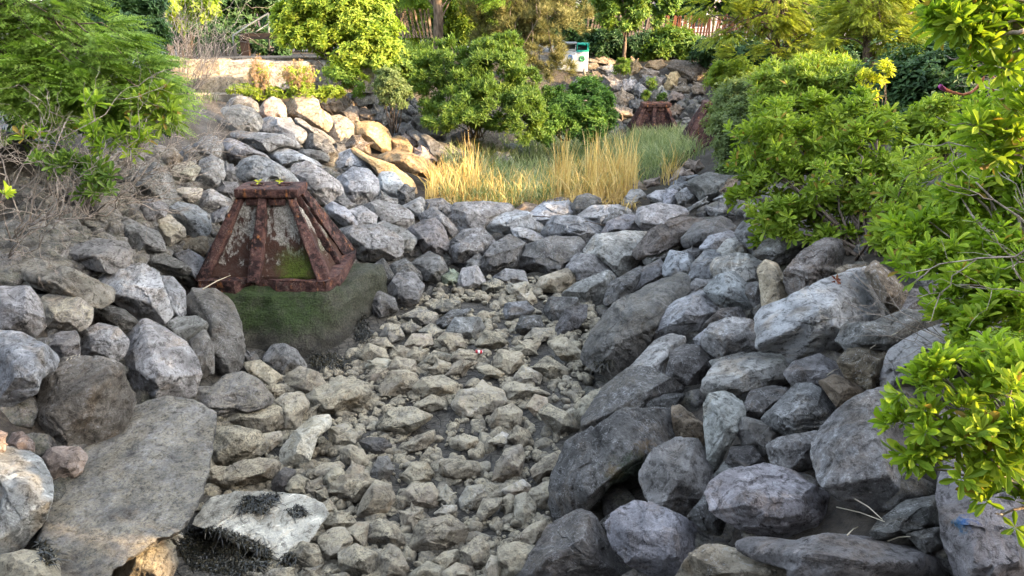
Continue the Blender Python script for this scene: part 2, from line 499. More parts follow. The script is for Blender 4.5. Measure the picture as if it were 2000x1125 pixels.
# ------------------------------------------------------------------ the stones: outline in the picture, colour code, label
# tiles: where an outline's numbers start and how many of them make one picture pixel
TILES = {'T1': (0, 0, 2.8128), 'T2': (650, 0, 2.8128), 'T4': (0, 350, 2.8128), 'T5': (650, 350, 2.8128), 'T6': (1300, 350, 2.8128),
         'T7': (0, 725, 2.8128), 'T8': (650, 725, 2.8128), 'T9': (1300, 725, 2.8128), 'Z1': (450, 100, 5.0), 'Z2': (1050, 0, 5.0), 'Z3': (1080, 180, 5.0)}
ROCKS = """
T1|d|dark veined rounded boulder topmost at the left bank beside the reddish dry plant|1245,580 1270,545 1320,527 1375,540 1410,570 1418,615 1390,625 1320,610 1250,605
T1|g|grey boulder with fine curved lines just under the dark veined boulder|1225,595 1320,580 1390,600 1435,650 1430,700 1390,728 1330,725 1260,665 1220,620
Z1|p|pale pinkish sunlit boulder beneath the two dry seed-head plants|270,590 330,500 400,450 480,475 530,540 545,660 450,665 340,650 290,640
Z1|b|light blue-grey banded boulder sloping down from the pale pinkish one|225,795 310,680 390,645 480,660 580,655 620,720 725,780 720,870 680,905 560,830 400,800
Z1|g|long flat grey slab lying across the left bank with a dark split below|-10,810 60,780 230,795 540,815 640,880 680,960 600,950 480,930 370,985 200,920 100,870|t.7
Z1|g|lower long slab ending in a rounded nose left of the big pale boulder|-130,900 0,850 100,890 240,965 370,1020 350,1060 120,1070 10,1080 -60,1000|t.7
Z1|d|small dark oval boulder with a rounded nose on the left bank|680,975 760,960 880,975 965,1030 950,1085 880,1095 760,1070 690,1020
Z1|n|big brown boulder with a shaded face and sunlit crown at the bank top|545,570 570,510 620,445 700,430 800,450 850,490 870,560 960,620 980,700 930,790 820,740 720,690 620,660 560,640
Z1|d|dark diagonal boulder under the big brown one, edge running down rightwards|620,670 680,655 800,740 900,780 1030,890 1010,940 900,850 830,820 740,815 700,760
Z1|p|pale sunlit boulder with cracked face right of the big brown one|950,650 1060,630 1140,660 1195,720 1195,820 1130,900 1040,880 930,800 970,710
Z1|d|dark grey leaning boulder in shade at the edge of the sunlight|730,900 750,830 830,810 900,860 960,870 1050,1020 990,1100 930,1040 860,980 740,960
Z1|d|small dark rock wedged right of the dark leaning boulder|1000,950 1040,905 1100,920 1135,970 1070,1030 1015,1000
Z1|n|two-toned angular brown boulder, half in shadow, at the bank top|855,490 920,435 1000,440 1080,500 1105,580 1040,618 970,590 890,540
Z1|n|brown boulder peeking out behind the two-toned angular one|1000,430 1050,408 1110,430 1190,490 1215,545 1150,570 1100,600 1060,500
Z1|p|small grey-pink rock below the peeking brown boulder|1080,620 1150,560 1220,550 1250,590 1245,690 1200,730 1130,670
Z1|p|small sunlit rock with curved stripes beside the dark shaded boulders|1235,600 1290,555 1340,570 1400,650 1405,700 1330,710 1230,725
Z1|o|big golden oval boulder lit by the sun on the left bank|1190,780 1230,710 1330,690 1440,705 1530,770 1570,860 1560,965 1490,980 1400,945 1330,890 1270,840 1200,825
Z1|o|golden rounded boulder at the lower right of the big golden oval one|1560,870 1640,825 1720,860 1790,960 1805,1020 1700,1015 1570,985 1600,930
Z1|n|brown boulder with black stains tucked under the big golden oval one|1135,920 1200,830 1270,840 1340,910 1365,1000 1280,990 1190,960
Z1|d|dark shaded boulder below the grey-green bush at the bank top|1335,600 1400,560 1480,560 1540,600 1570,690 1510,710 1400,705
Z1|d|wide dark grey boulder in shade between the grey-green bush and big bush|1490,570 1580,550 1680,600 1785,660 1775,725 1680,715 1560,700 1520,620
Z1|b|small pale bluish rock among dark shaded boulders on the far left bank|1580,740 1680,700 1760,720 1785,775 1700,815 1620,820
Z1|d|big dark smooth boulder running in under the large green bush|1775,660 1900,640 2000,680 2080,760 2100,860 2000,900 1880,840 1790,770
Z1|d|dark boulder lying diagonally below the pale bluish rock|1710,800 1800,770 1900,830 1960,900 2010,970 1995,1020 1900,940 1830,880
Z1|p|small pinkish rock right of the golden rounded boulder|1655,835 1740,815 1820,860 1835,925 1780,955 1710,900
Z1|p|pinkish wedge-shaped rock just above the golden reeds on the left bank|1800,990 1860,925 1920,950 1985,1020 1965,1080 1880,1065 1805,1035
T2|o|long golden flat boulder sloping into the left edge of the reeds|240,865 340,825 430,845 520,880 570,930 545,985 450,960 350,920|t.7
T2|o|golden sunlit ledge under the big golden oval boulder, in broken pieces|80,790 200,860 330,905 430,985 465,1060 400,1050 300,975 130,850|t.7
T2|b|dark blue-grey round boulder at the foot of the sunlit rocks|0,900 20,855 100,820 170,855 205,920 245,965 200,960 100,950 40,960
T2|b|big smooth blue-grey boulder right of the footing's rear slab|25,985 110,925 190,935 242,990 247,1062 190,1105 120,1130 60,1090 15,1020
T2|b|blue-grey rounded boulder touching the big smooth one on its far side|238,1000 270,950 340,950 390,1020 388,1085 330,1100 260,1075
T2|d|small dark rock standing against the golden ledge near the reeds|375,1040 400,1012 442,1040 445,1105 395,1130 360,1110
T2|p|flat pinkish-blue rock lying at the edge of light near the ledge|245,945 330,915 410,965 405,1020 340,975
T2|d|dark slab in shade left of the reeds, under the large bush|470,745 520,740 600,800 665,880 600,895 540,840
T2|d|dark angular boulder right of the dark slab behind the reeds|565,775 640,795 720,830 740,880 660,885 600,840
T2|d|dark boulder beside the brown one under the large bush|650,750 730,715 775,790 785,850 720,860 665,800
T2|n|big brown-grey boulder below the large bush, behind the reeds|755,760 850,728 920,780 940,835 880,858 810,868 775,820
T2|g|pale grey rock at the foot of the large bush beside the grass|935,835 980,788 1040,808 1070,850 1000,870
T2|b|pale bluish rock half sunk in the marsh grass|855,880 900,838 970,848 990,895 900,910
T2|g|grey block with white crust under the bright shrub at the bank top|108,525 200,488 242,525 245,590 150,600 108,570
T2|d|dark rock under the grey-green bush, upper of two|365,590 415,565 462,615 445,660 390,625
T2|d|dark rock at the edge of the large bush, highest on its bank|405,535 450,538 485,600 462,630 412,580
T1|b|broad pale grey boulder right behind the rusty footing's top plate|1290,950 1330,880 1400,855 1480,875 1570,930 1622,975 1630,1015 1500,1015 1320,1010 1285,980
T1|g|big dark-grey oval boulder with streaks right of the footing's top|1615,910 1700,890 1790,950 1870,1010 1888,1075 1820,1122 1720,1112 1650,1060 1615,970
T1|b|long blue-grey slab behind the pale boulder and streaked oval boulder|1465,845 1550,800 1640,840 1740,885 1780,925 1700,900 1620,905 1600,935 1500,880
T1|g|small knobbly grey boulder on the slope under the dry twigs|1055,805 1120,752 1180,750 1218,790 1205,860 1170,860 1110,840
T1|g|hunched grey boulder with pitted face left of the pale broad one|1065,990 1100,890 1160,855 1222,890 1235,960 1195,1040 1120,1045 1068,1020
T1|w|whitish blue rock under the twigs on the left slope|932,955 970,903 1050,888 1098,925 1062,990 990,1000 940,990
T1|g|grey upright rock between the hunched and the pale broad boulder|1215,915 1280,903 1298,990 1240,1010 1212,965
T1|d|dark low rock tucked beside the footing's top plate on its far side|1185,1035 1240,1003 1312,1008 1295,1062 1260,1090 1198,1075
T1|n|brownish rock under the twigs above the whitish blue rock|895,855 950,818 1005,870 995,895 930,935 895,905
T1|g|small blue-green grey rock wedged by the whitish one|980,845 1040,798 1080,850 1055,895 1003,890
T1|g|large grey boulder half hidden by the tangle of dry twigs|745,960 850,898 930,950 965,1060 935,1130 820,1130 755,1050
T4|w|white-topped rock below the whitish blue one, under the twigs|955,65 1000,48 1112,53 1095,105 1040,140 975,105
T4|g|faceted grey boulder with a ridge, left of the footing's upper edge|1075,135 1100,80 1160,56 1275,120 1225,165 1150,185 1085,155
T4|b|small bluish rock squeezed against the footing's upper slope|1145,195 1255,143 1225,225 1160,240
T4|b|big smooth blue-grey boulder left of the rusty footing|895,185 980,128 1080,153 1142,200 1150,272 1115,318 1050,318 980,280 905,225
T4|g|tall angular grey boulder above the striped rock on the left slope|755,130 850,105 925,148 905,205 845,248 790,255 745,200
T4|w|pale striped rock with wavy layers left of the tan two-toned stone|835,245 930,198 1012,270 1015,315 930,365 890,348 855,295
T4|g|wide grey boulder with white scratches below the tall angular one|640,245 690,208 790,258 865,288 905,380 880,408 770,408 700,360 635,305
T4|g|flat-topped grey boulder crossed by dry twig shadows on the left slope|345,405 430,368 540,328 690,353 714,400 695,485 600,515 500,495 380,440
T4|y|long brown-green slab like a beam, across the left slope|5,525 60,452 200,447 380,487 520,557 612,597 605,665 540,710 400,668 200,600 70,570|t.8
T4|c|small two-toned stone, half tan half grey, left of the footing|965,335 1040,312 1132,318 1145,372 1112,424 1060,418 975,400
T4|d|dark slanting rock with a smooth end below the tan two-toned stone|760,410 810,388 900,408 1000,458 1045,490 1025,525 900,532 840,508 785,455
T4|b|blue-grey leaning slab with a dark ring mark against the footing|945,425 1040,392 1112,438 1172,560 1168,615 1100,580 1040,510
T4|b|large blue-grey boulder with a curved crack on the left slope|545,555 650,487 780,472 862,518 895,610 940,740 885,788 780,778 665,710 595,645
T4|b|blue-grey rock leaning on the right end of the curved-crack boulder|875,540 950,540 1013,618 1020,722 992,765 940,748 895,645
T4|w|rounded whitish stone perched on dark rocks at the left slope|192,712 240,648 330,622 440,657 508,710 493,795 420,840 300,826 216,776
T4|g|grey boulder with straight scratches at the left edge under the long slab|-30,600 160,597 222,680 245,805 182,866 60,858 -30,845
T4|d|dark flat rock right of the rounded whitish stone|505,725 580,688 680,717 755,780 705,828 600,818 508,788
T4|g|grey blocky boulder with a white edge under the rounded whitish stone|436,845 540,797 640,817 703,890 675,965 620,1010 520,990 448,988 430,905
T4|k|dark shaded rock in the gap under the rounded whitish stone|195,905 330,845 422,838 434,965 345,1015 295,970
T4|k|tall dark leaning boulder beside the mossy plinth's left corner|1015,685 1080,616 1180,617 1272,687 1314,790 1334,920 1324,1015 1250,1086 1155,1060 1130,900 1120,790 1045,765
T4|k|very dark green-stained rock in the gap left of the leaning boulder|1040,890 1120,820 1170,920 1175,1060 1090,1090 1050,1010
T4|g|grey rock with a pointed right end above the prism boulder|865,805 980,763 1080,757 1138,800 1103,885 1060,915 955,860
T4|g|big prism-shaped grey boulder with pale veins left of the plinth|635,1005 720,848 800,772 900,828 1012,898 1073,988 1088,1072 1055,1185 900,1215 760,1195 670,1070
T4|b|huge pale blue-grey boulder at the left edge with a warm lower rim|-60,850 110,855 240,918 312,988 303,1045 222,1095 203,1165 60,1245 -60,1290
T7|y|big brown-grey boulder with white splashes leaning over the slab|75,245 215,150 215,40 280,-45 520,-65 662,-22 693,100 714,180 685,285 565,388 450,438 228,432 105,335
T7|x|enormous flat grey-tan slab filling the lower left of the bed|215,565 440,425 720,205 900,178 1042,197 1163,258 1155,340 1115,562 1062,725 965,875 880,905 800,955 620,1075 600,1180 340,1180 235,965 275,765|t.35,l1.3
T7|g|large grey boulder at the lower left edge with a sunlit rim|-80,430 0,445 100,428 222,498 278,600 274,722 243,805 122,960 0,1020 -80,1040
T7|p|small warm-lit wedge stone lying on the lower left slab's edge|205,465 300,422 430,422 474,470 443,555 360,606 278,606
T7|p|small pinkish stone in the crack under the splashed boulder|36,405 70,342 120,332 184,390 184,437 58,446
T7|p|tiny sunlit stone cut by the left frame edge|-25,340 0,332 28,345 28,435 -20,445
T7|t|tan-coated flat boulder in the bottom left corner|-40,1030 130,985 280,1005 354,1078 360,1180 -40,1180
T7|t|pale boulder with black dots between the slab and the seaweed|610,1065 730,937 880,895 944,957 970,1052 905,1180 615,1180
T7|w|small white-cream stone on top of the black-dotted boulder|880,882 960,856 1004,900 973,946 895,935
T7|z|flat white boulder streaked with black seaweed in the bed|1072,845 1180,706 1330,676 1640,686 1744,738 1775,792 1705,885 1664,945 1560,1045 1380,975 1200,895|t.4,l0.9
T7|x|grey-tan boulder merging into the slab below the prism boulder|980,185 1050,82 1170,87 1240,27 1320,12 1404,48 1496,160 1435,215 1200,285 1095,270
T7|t|mottled low boulder with a dark shadow under it above the wedge stone|1165,275 1350,197 1500,182 1565,240 1556,306 1440,337 1280,306 1195,297
T7|t|tan wedge boulder with a flat top at the right side of the slab|1135,405 1180,316 1300,306 1423,338 1466,400 1445,446 1340,506 1200,532 1135,526
T7|t|long tan-grey stone shaped like a loaf above the white seaweed boulder|1095,605 1200,556 1320,496 1420,482 1530,498 1514,585 1400,646 1250,676 1126,656
T7|t|thin tan stone lying between the wedge and loaf stones|1115,555 1180,522 1275,528 1200,575 1126,596
T7|t|tan stone right of the wedge boulder, tapering to a point|1415,352 1540,331 1550,382 1472,446 1446,405
T7|t|long humped pale boulder right of the splashed tan cluster|1665,155 1760,87 1880,37 2002,67 2036,120 1986,186 1850,246 1738,256
T7|t|square-faced speckled stone below the plinth block|1565,95 1590,15 1650,-24 1745,7 1785,72 1722,120 1620,126
T7|t|small round tan stone left of the square-faced speckled one|1455,92 1500,66 1565,110 1544,146 1486,146
T7|t|lumpy tan stone with a hanging lower lip in the bed|1485,185 1570,126 1655,128 1695,190 1656,265 1645,337 1556,346 1545,245
T7|t|small cube-like tan stone beside the lumpy one|1645,222 1732,196 1736,275 1656,290
T7|w|long white bone-shaped stone reaching up the bed|1535,525 1546,430 1618,336 1720,256 1804,250 1816,314 1745,356 1704,486 1600,548
T7|w|pale blocky stone right of the white bone-shaped one|1810,312 1902,290 1966,350 1945,396 1870,416 1815,385
T7|k|dark weed-covered stone at the foot of the white bone-shaped one|1495,605 1560,530 1625,550 1585,645 1560,672 1495,645
T7|t|round tan stone right of the dark weed-covered one|1570,602 1640,570 1695,600 1675,676 1610,690 1570,655
T7|t|small tan stone right of the round tan stone|1670,622 1762,585 1770,642 1722,696 1670,670
T7|t|flat tan stone in a line above the small round stones|1685,562 1760,516 1862,496 1895,532 1762,596 1686,596
T7|t|pale upright stone with a pointed crown among tan stones|1775,592 1840,520 1890,550 1885,604 1822,650 1775,628
T7|t|broad cream stone at the centre-left of the cobble bed|1795,665 1880,606 1970,576 2055,598 2066,672 1960,716 1860,706
T7|t|tan stone with a dark underside below the broad cream stone|1765,802 1860,770 1934,798 1956,842 1850,866 1765,876
T7|t|grey-tan upright stone right of the white seaweed boulder|1755,1025 1755,918 1830,866 1892,866 1936,932 1885,1006 1800,1056
T7|t|tan rounded stone touching the right tip of the black seaweed|1585,985 1660,940 1742,956 1776,1052 1702,1092 1638,1086
T7|t|low tan stone on the bottom edge right of the seaweed|1405,1150 1500,1086 1602,1076 1648,1150
T7|t|grey stone on the bottom edge beside the low tan one|1648,1105 1750,1070 1788,1150 1648,1150
T7|g|tiny grey pebble stone at the lower edge of the seaweed|1376,1082 1410,1046 1464,1058 1454,1094
T7|t|tiny tan stone above the dark-bottomed stone|1736,662 1790,646 1806,702 1760,726
T7|t|small lumpy tan stone below the tiny tan stone|1756,732 1810,706 1850,762 1802,792
T4|t|tan stone lying in front of the tall dark leaning boulder|1220,1115 1290,1072 1362,1072 1405,1110 1400,1160 1240,1160
T4|t|flat tan-grey stone left of the block fallen from the plinth|1335,1012 1430,996 1546,1080 1482,1128 1396,1106
T4|g|fallen grey block with a clean face against the plinth|1445,985 1500,916 1560,906 1624,938 1686,1032 1602,1078 1496,1068
T4|d|small dark stone between leaning boulder and fallen grey block|1335,960 1400,950 1436,1012 1345,1016
T8|t|blocky tan stone with a rounded top, upper left of the cobbles|255,92 320,0 402,-4 456,20 466,92 402,140 276,130
T8|t|long flat-topped tan stone beside the blocky one|440,92 500,36 602,25 686,70 686,135 560,150 465,136
T8|w|large pale stone with pointed ears, brightest at the middle of the bed|655,182 700,105 780,95 820,50 850,80 930,105 945,172 862,226 760,250 675,215
T8|t|small flat cream stone left of the brightest pale stone|445,187 540,130 604,148 616,192 540,220 465,215
T8|t|striped grey-tan stone like a turtle shell in the upper cobbles|245,292 330,206 440,200 550,250 472,306 380,360 255,326
T8|w|white rounded stone at the left side of the muddy pool|-10,312 70,290 136,350 114,396 30,420 -10,405
T8|t|streaked grey stone right of the brightest pale one|856,272 900,210 980,180 1036,220 1025,296 960,316 876,316
T8|t|brown-tan oblong stone leaning against the dark right boulders|1135,232 1180,180 1282,226 1356,290 1336,336 1250,360 1186,306
T8|t|small tan rock upslope from the oblong brown-tan stone|1066,192 1110,130 1175,148 1180,202 1110,246
T8|t|long thin tan stone lying across above the oblong stone|916,102 990,56 1100,86 1206,130 1130,140 980,156
T8|t|cream rounded stone in the middle of the mud|646,372 720,346 794,368 796,412 700,436 650,415
T8|t|layered tan stone tilting right in the middle of the bed|366,422 440,366 554,320 560,372 502,426 408,446
T8|k|dark pitted stone left of the layered tilting one|150,392 200,366 282,370 326,412 250,470 186,450
T8|t|rounded cream boulder left of the dark pitted stone|30,432 100,406 164,432 196,502 172,546 56,496
T8|k|dark speckled peaked stone below the dark pitted one|206,562 250,474 302,470 336,542 292,596 226,596
T8|t|broad mottled stone right of the dark speckled peaked one|370,582 440,504 512,500 556,562 512,620 416,616
T8|t|box-like tan stone with a rough lower edge in mid bed|590,562 596,486 680,485 792,500 816,552 740,586 636,590
T8|t|tall upright tan stone with a dark shadow on its right side|876,602 896,518 948,434 1034,405 1050,472 1024,596 918,620
T8|w|white flat stone behind the tall upright tan one|846,392 930,335 986,358 976,426 900,406
T8|t|triangular tan stone right of the white flat one|955,372 1010,300 1074,328 1106,402 1040,426
T8|t|cream stone leaning against the big dark right boulder|1086,542 1160,475 1244,435 1266,522 1182,586 1128,616
T8|t|broad cream-tan stone at the bed's left below the round cream boulder|-10,622 50,575 182,565 216,612 152,696 58,706 4,664
T8|t|tall black-freckled stone standing among the lower cobbles|126,802 166,698 230,604 314,628 340,702 292,776 200,820
T8|t|wide grey-tan stone with black freckles right of the tall freckled one|370,682 440,625 542,615 586,682 564,746 438,760
T8|w|pale egg-shaped stone standing in the mud|576,692 620,635 680,690 664,745 598,740
T8|w|thin whitish oval stone below the egg-shaped one|555,782 610,740 676,736 675,775 588,800
T8|w|white angular stone below the tall upright tan one|926,652 1040,595 1086,630 1064,686 978,690
T8|t|tan stone leaning right at the edge of the cracked mud|786,802 828,704 946,700 904,766 806,840
T8|t|egg-shaped mottled stone above the cracked mud's right end|1000,762 1006,686 1060,670 1116,732 1110,804 1060,836 1005,806
T8|t|narrow tan stone left of the egg-shaped mottled one|936,702 970,675 1004,712 994,786 946,796
T8|w|half-buried white stone with mud on its right side|696,702 740,635 822,625 846,692 780,756 706,756
T8|t|flat tan slab stone under the lower left of the dark right boulder|1076,672 1150,616 1226,598 1226,704 1150,756 1096,726
T8|t|biggest cream stone of the lower bed, with layered top|420,972 478,826 640,795 740,860 704,966 560,1006
T8|t|rounded cream stone left of the biggest lower one|176,922 198,846 260,815 342,838 420,962 300,976
T8|t|grey-tan narrow stone left of the rounded cream one|70,882 140,830 194,838 180,964 118,956
T8|t|grey stone at the lower left of the cobbles near the seaweed rock|-20,882 60,865 105,930 52,996 -20,1026
T8|t|white-tan jagged stone near the bottom of the bed|35,1002 130,950 182,980 250,998 240,1074 172,1126 45,1116
T8|t|tan speckled stone on the bottom edge right of the jagged one|245,1022 310,950 364,978 416,1082 405,1150 265,1150
T8|t|small grey-tan stone under the biggest lower one|545,1042 610,995 684,980 696,1054 620,1096
T8|t|pointed tan stone standing beside the cracked mud|705,982 790,915 856,950 856,1054 822,1112 746,1064
T8|t|broad tan stone at the bottom edge, right end of the bed|915,972 1000,945 1116,968 1084,1064 1024,1150 915,1150
T8|t|narrow grey stone on the bottom edge right of the pointed one|826,1104 868,1014 920,1028 920,1150 835,1150
T8|t|grey-tan stone on the bottom edge below the biggest lower one|425,1112 520,1045 604,1076 614,1150 425,1150
T8|t|cream stone on the bottom edge in the middle|606,1104 680,1054 764,1076 806,1150 606,1150
T8|t|tilted brown-tan stone between the cracked mud and dark boulders|995,924 1090,844 1152,820 1186,872 1122,936 1038,966
T8|t|small tan stone left of the narrow grey-tan one|-10,782 80,785 105,842 40,876 -10,866
T8|t|small dark-tan stone above the biggest lower one|376,782 440,745 496,756 474,836 386,846
T8|t|small cream stone above the broad cream-tan one|-10,520 50,525 65,582 12,626 -10,626
T8|t|tiny squarish cream stone beside the rounded cream boulder|56,572 110,505 170,528 154,586 78,596
T8|k|big dark boulder with orange stains and green moss under its brow|1225,565 1308,396 1500,285 1600,225 1852,220 1890,370 1715,560 1700,610 1560,570 1480,690 1400,770 1255,840 1214,705|orange
T8|g|rounded grey boulder joined to the right end of the orange-stained one|1690,570 1760,445 1882,380 2002,385 2086,520 2056,706 1964,788 1850,792 1735,700
T8|k|pointed dark boulder with white flecks on the bottom edge|980,1180 1030,1105 1190,855 1350,770 1424,796 1486,898 1566,1000 1630,1180
T8|b|grey-blue boulder with a caved side, right of the pointed one|1514,845 1556,786 1660,725 1762,735 1902,796 1996,858 2018,982 1966,1066 1904,1118 1740,1108 1636,1058 1545,955
T8|k|dark slanting slab reaching down to the edge of the cobble bed|1395,340 1376,260 1500,85 1620,-4 1742,-14 1864,58 1936,110 1705,200 1565,280
T8|t|tan boulder at the bed's edge below the dark slanting slab|1335,182 1420,114 1510,90 1430,256 1380,300 1335,245
T8|d|dark wedge filling the notch above the orange-stained boulder|1685,195 1760,126 1936,126 1880,196 1715,228
T8|n|brown block at the upper right corner of the orange-stained boulder|1865,275 1876,188 1972,236 2056,330 2046,398 1896,388
T8|k|dark stone in the gap between the pointed and the caved boulders|1440,850 1565,750 1545,850 1480,900
T9|l|grey-green boulder with a flat sloping face, upper right bank|210,65 288,-45 480,-95 642,-84 696,-34 706,44 602,82 470,106 360,136 276,156 214,115
T9|g|tall upright grey rock like a standing post|214,184 248,134 330,125 424,178 436,242 394,334 334,436 280,540 234,475 218,305
T9|n|brown rock left of the tall upright one|34,204 90,188 144,248 230,300 236,402 118,396 54,356
T9|d|grey rock behind and left of the smooth humped one|430,204 470,114 592,84 698,108 645,186 540,278 444,246
T9|g|smooth humped grey boulder with a fold on the right bank|534,256 640,156 720,78 802,78 896,136 952,232 864,318 700,352 596,318
T9|k|dark greenish rock deep in the gap beside the tall upright one|394,335 430,254 552,286 650,340 566,410 544,460 436,418
T9|d|small dark lumpy rock at the foot of the tall upright one|334,506 368,418 482,414 552,514 450,560
T9|d|dark block with a shiny edge below the humped boulder|560,404 640,364 822,334 868,372 826,455 816,528 700,562 594,528
T9|g|huge rounded boulder with a mottled dark top behind the near leaves|814,435 856,336 956,226 1050,152 1200,102 1336,176 1388,350 1378,565 1316,708 1232,768 1098,758 955,690 854,588
T9|v|six-sided lilac-grey boulder with a flat top, lower right|240,695 265,616 358,554 560,524 702,559 804,635 896,686 938,782 906,858 702,944 558,910 395,850 294,788
T9|d|dark grey rock under the left side of the six-sided boulder|125,795 230,668 265,716 328,822 296,900 195,860
T9|d|small dark rock above the six-sided boulder's left shoulder|264,575 330,498 456,536 352,568 286,624
T9|v|long low brown-lilac slab along the bottom edge|385,975 480,908 720,934 900,898 1100,918 1252,954 1402,974 1545,994 1640,1190 700,1190 690,1090 556,1042|t.8
T9|c|cream-tan boulder on the bottom edge in front of the long slab|60,1190 126,1030 228,954 340,964 462,1004 602,1054 724,1074 790,1190
T9|d|grey wedge rock pointing left above the long slab's right end|1132,876 1198,804 1320,714 1525,684 1530,856 1350,880 1176,945
T9|u|whitish boulder with blue paint splashes at the right edge|1505,705 1526,554 1650,462 1800,472 2040,596 2060,1190 1640,1190 1545,955
T9|k|dark rock in the hole between grey wedge and painted boulder|1320,895 1505,856 1556,966 1415,996
T9|n|brownish rock with pale lines above the huge rounded boulder|845,62 930,22 1052,74 1118,118 1045,166 968,224 914,156
T6|g|smooth grey rock between the grey-green boulder and the brown block|655,1065 718,1004 842,964 955,1024 1008,1110 962,1160 860,1150 735,1170
T5|k|great dark slab sloping into the bed on the right bank|1364,985 1426,845 1556,684 1750,584 1902,528 1952,578 1926,664 1805,748 1775,845 1704,938 1560,1090 1434,1018|t.6,l.8
T5|g|streaked grey slope boulder below the great dark slab|1540,1140 1640,1030 1760,900 1850,862 1930,880 1930,930 1840,1000 1840,1110 1780,1190 1660,1240 1560,1230|t.7
T6|b|pale hump with a peaked top on the right bank|212,606 288,530 372,514 436,566 502,692 486,752 380,710 290,700
T6|b|wide blue-white hump sloping left from the peaked pale one|-60,820 -20,740 60,672 200,614 306,686 344,722 232,796 190,866 60,898 -40,880
T6|g|round dark-bottomed boulder with a light cap beside the huge veined one|200,884 246,804 350,764 452,769 526,828 506,936 402,988 298,982 214,926
T6|d|low dark rock above the round light-capped boulder|204,806 300,714 402,704 438,762 342,786 246,818
T6|b|small pale blue rock left of the round light-capped boulder|155,874 240,808 266,850 206,908 176,928
T6|d|dark cracked boulder with white edges below the pale blue rock|4,1096 36,954 110,914 202,924 266,978 276,1046 182,1118 76,1136
T6|d|thin flat rock between the round boulder and the grey-green one|245,996 430,948 446,976 332,1038 266,1038
T6|b|huge blue-grey boulder with white veins and a flat face, right bank|514,765 556,704 700,642 830,582 1000,512 1078,498 1138,558 1190,745 1104,802 990,820 966,908 862,990 700,1010 634,920 524,930 534,850
T6|l|light grey-green loaf-shaped boulder on the right bank|250,484 288,434 400,408 562,434 606,470 526,496 514,568 420,563 276,542
T6|c|upright cream-grey pillar rock beside the layered log-like one|508,494 548,458 614,470 666,580 688,656 602,708 535,708 524,600
T6|q|layered log-like brown rock slanting up to the leaves|654,505 758,393 870,333 955,344 968,402 946,518 824,590 720,650 668,605
T6|n|brown leaning rock in shade right of the huge veined boulder|1094,504 1160,452 1256,534 1328,620 1298,706 1254,755 1176,648 1122,566
T6|n|flat tan-brown rock on top of the huge veined boulder's right shoulder|934,495 1000,468 1106,474 1070,518 955,530
T6|d|dark long boulder right of the huge veined one, with scratch marks|954,886 994,794 1150,783 1302,723 1488,733 1410,850 1254,912 1158,956 1014,956
T6|q|dark brown split rock under the right leaves|1284,746 1354,614 1484,582 1530,682 1490,756 1376,756
T6|v|lilac-grey boulder with slanted scratches behind the near leaves|1208,1056 1244,934 1400,843 1602,772 1800,752 1815,910 1640,974 1520,1034 1310,1070 1290,1136 1204,1136
T6|n|olive-brown block between the huge veined and mottled-top boulders|944,1005 1006,938 1122,928 1238,966 1228,1118 1122,1160 994,1090
T6|d|dark grey rock behind the upright pillar, at the leaves' edge|484,416 556,332 680,282 806,324 828,364 706,440 620,472 534,440
T6|g|grey rock with a pale top under the lowest leaf tips of the right shrub|384,296 428,232 522,253 588,308 548,378 480,410 412,348
T6|l|square light-grey rock below the pale-topped one|284,396 338,332 424,322 490,414 402,430 314,440
T6|b|blue-grey rock left of the square light-grey one|184,386 238,314 350,283 392,308 386,346 290,400
T6|k|dark overhanging boulder above the blue-grey rock on the right bank|94,326 166,244 302,208 366,246 388,296 242,330 190,385 104,368
T6|b|flat bright blue-grey boulder on the right bank|-8,475 26,393 132,413 166,460 156,540 58,550 -8,530
T6|b|blue-grey knobbly boulder right of the flat bright one|154,465 218,393 314,403 332,454 268,490 266,550 180,570 124,550
T6|g|low grey rock below the blue-grey knobbly boulder|104,606 168,548 268,554 226,618 124,650
T6|g|small slanted blue rock above the flat bright blue-grey boulder|64,405 150,378 226,384 174,438 116,424
T6|d|shadowed rock behind the upright pillar's left side|440,575 530,565 535,700 488,706 440,630
T6|g|round grey rock at the upper right of the dam|54,84 120,44 196,88 164,128 76,134
T6|b|blue slab end left of the round grey rock on the dam|-10,84 46,54 62,122 32,158 -10,150
T6|d|big dark boulder at the top of the right dam end|124,14 240,-36 332,-16 386,-14 356,66 292,108 198,118 160,64
T6|n|brown slanting rock right of the big dark dam-end boulder|284,36 392,-22 388,36 312,64
T6|d|dark lump under the big dark dam-end boulder|234,168 320,132 358,194 278,210
T6|g|grey-tan slab under the shrub's left edge|272,106 385,52 380,118 332,134
T6|d|flat dark rock on the dam left of the dark lump|104,168 200,112 240,128 152,172
T5|q|long dark slab tilted up to the right on the dam's right end|1650,412 1745,282 1902,212 2070,222 2010,310 1852,382 1700,442|t.7
T5|g|rounded grey boulder with a ridge, left end of the dam|174,146 260,118 362,144 426,176 438,246 382,274 258,250 184,208
T5|g|light grey loaf boulder touching the footing's right corner|38,280 130,258 262,258 376,328 382,405 282,448 128,438 54,358
T5|g|grey boulder behind the light grey loaf|194,266 280,238 392,274 458,330 424,390 372,400 345,318
T5|d|dark hump boulder in the front row of the dam|414,276 500,232 562,222 606,268 638,364 592,420 498,410 454,356
T5|d|grey pyramid boulder with green moss at its foot|618,376 720,282 822,272 892,350 824,430 760,460 656,450
T5|d|grey boulder with a sloping roof-like top in the dam's front row|798,466 878,362 970,306 1068,366 1048,488 960,520 868,530 794,498
T5|k|big dark rounded boulder in the middle of the dam's front row|1022,488 1076,362 1200,322 1344,322 1388,378 1368,448 1284,500 1190,542 1114,510
T5|g|wide pale grey flat boulder on top of the dam|622,214 676,132 830,126 974,142 998,178 880,215 806,300 716,300 644,248
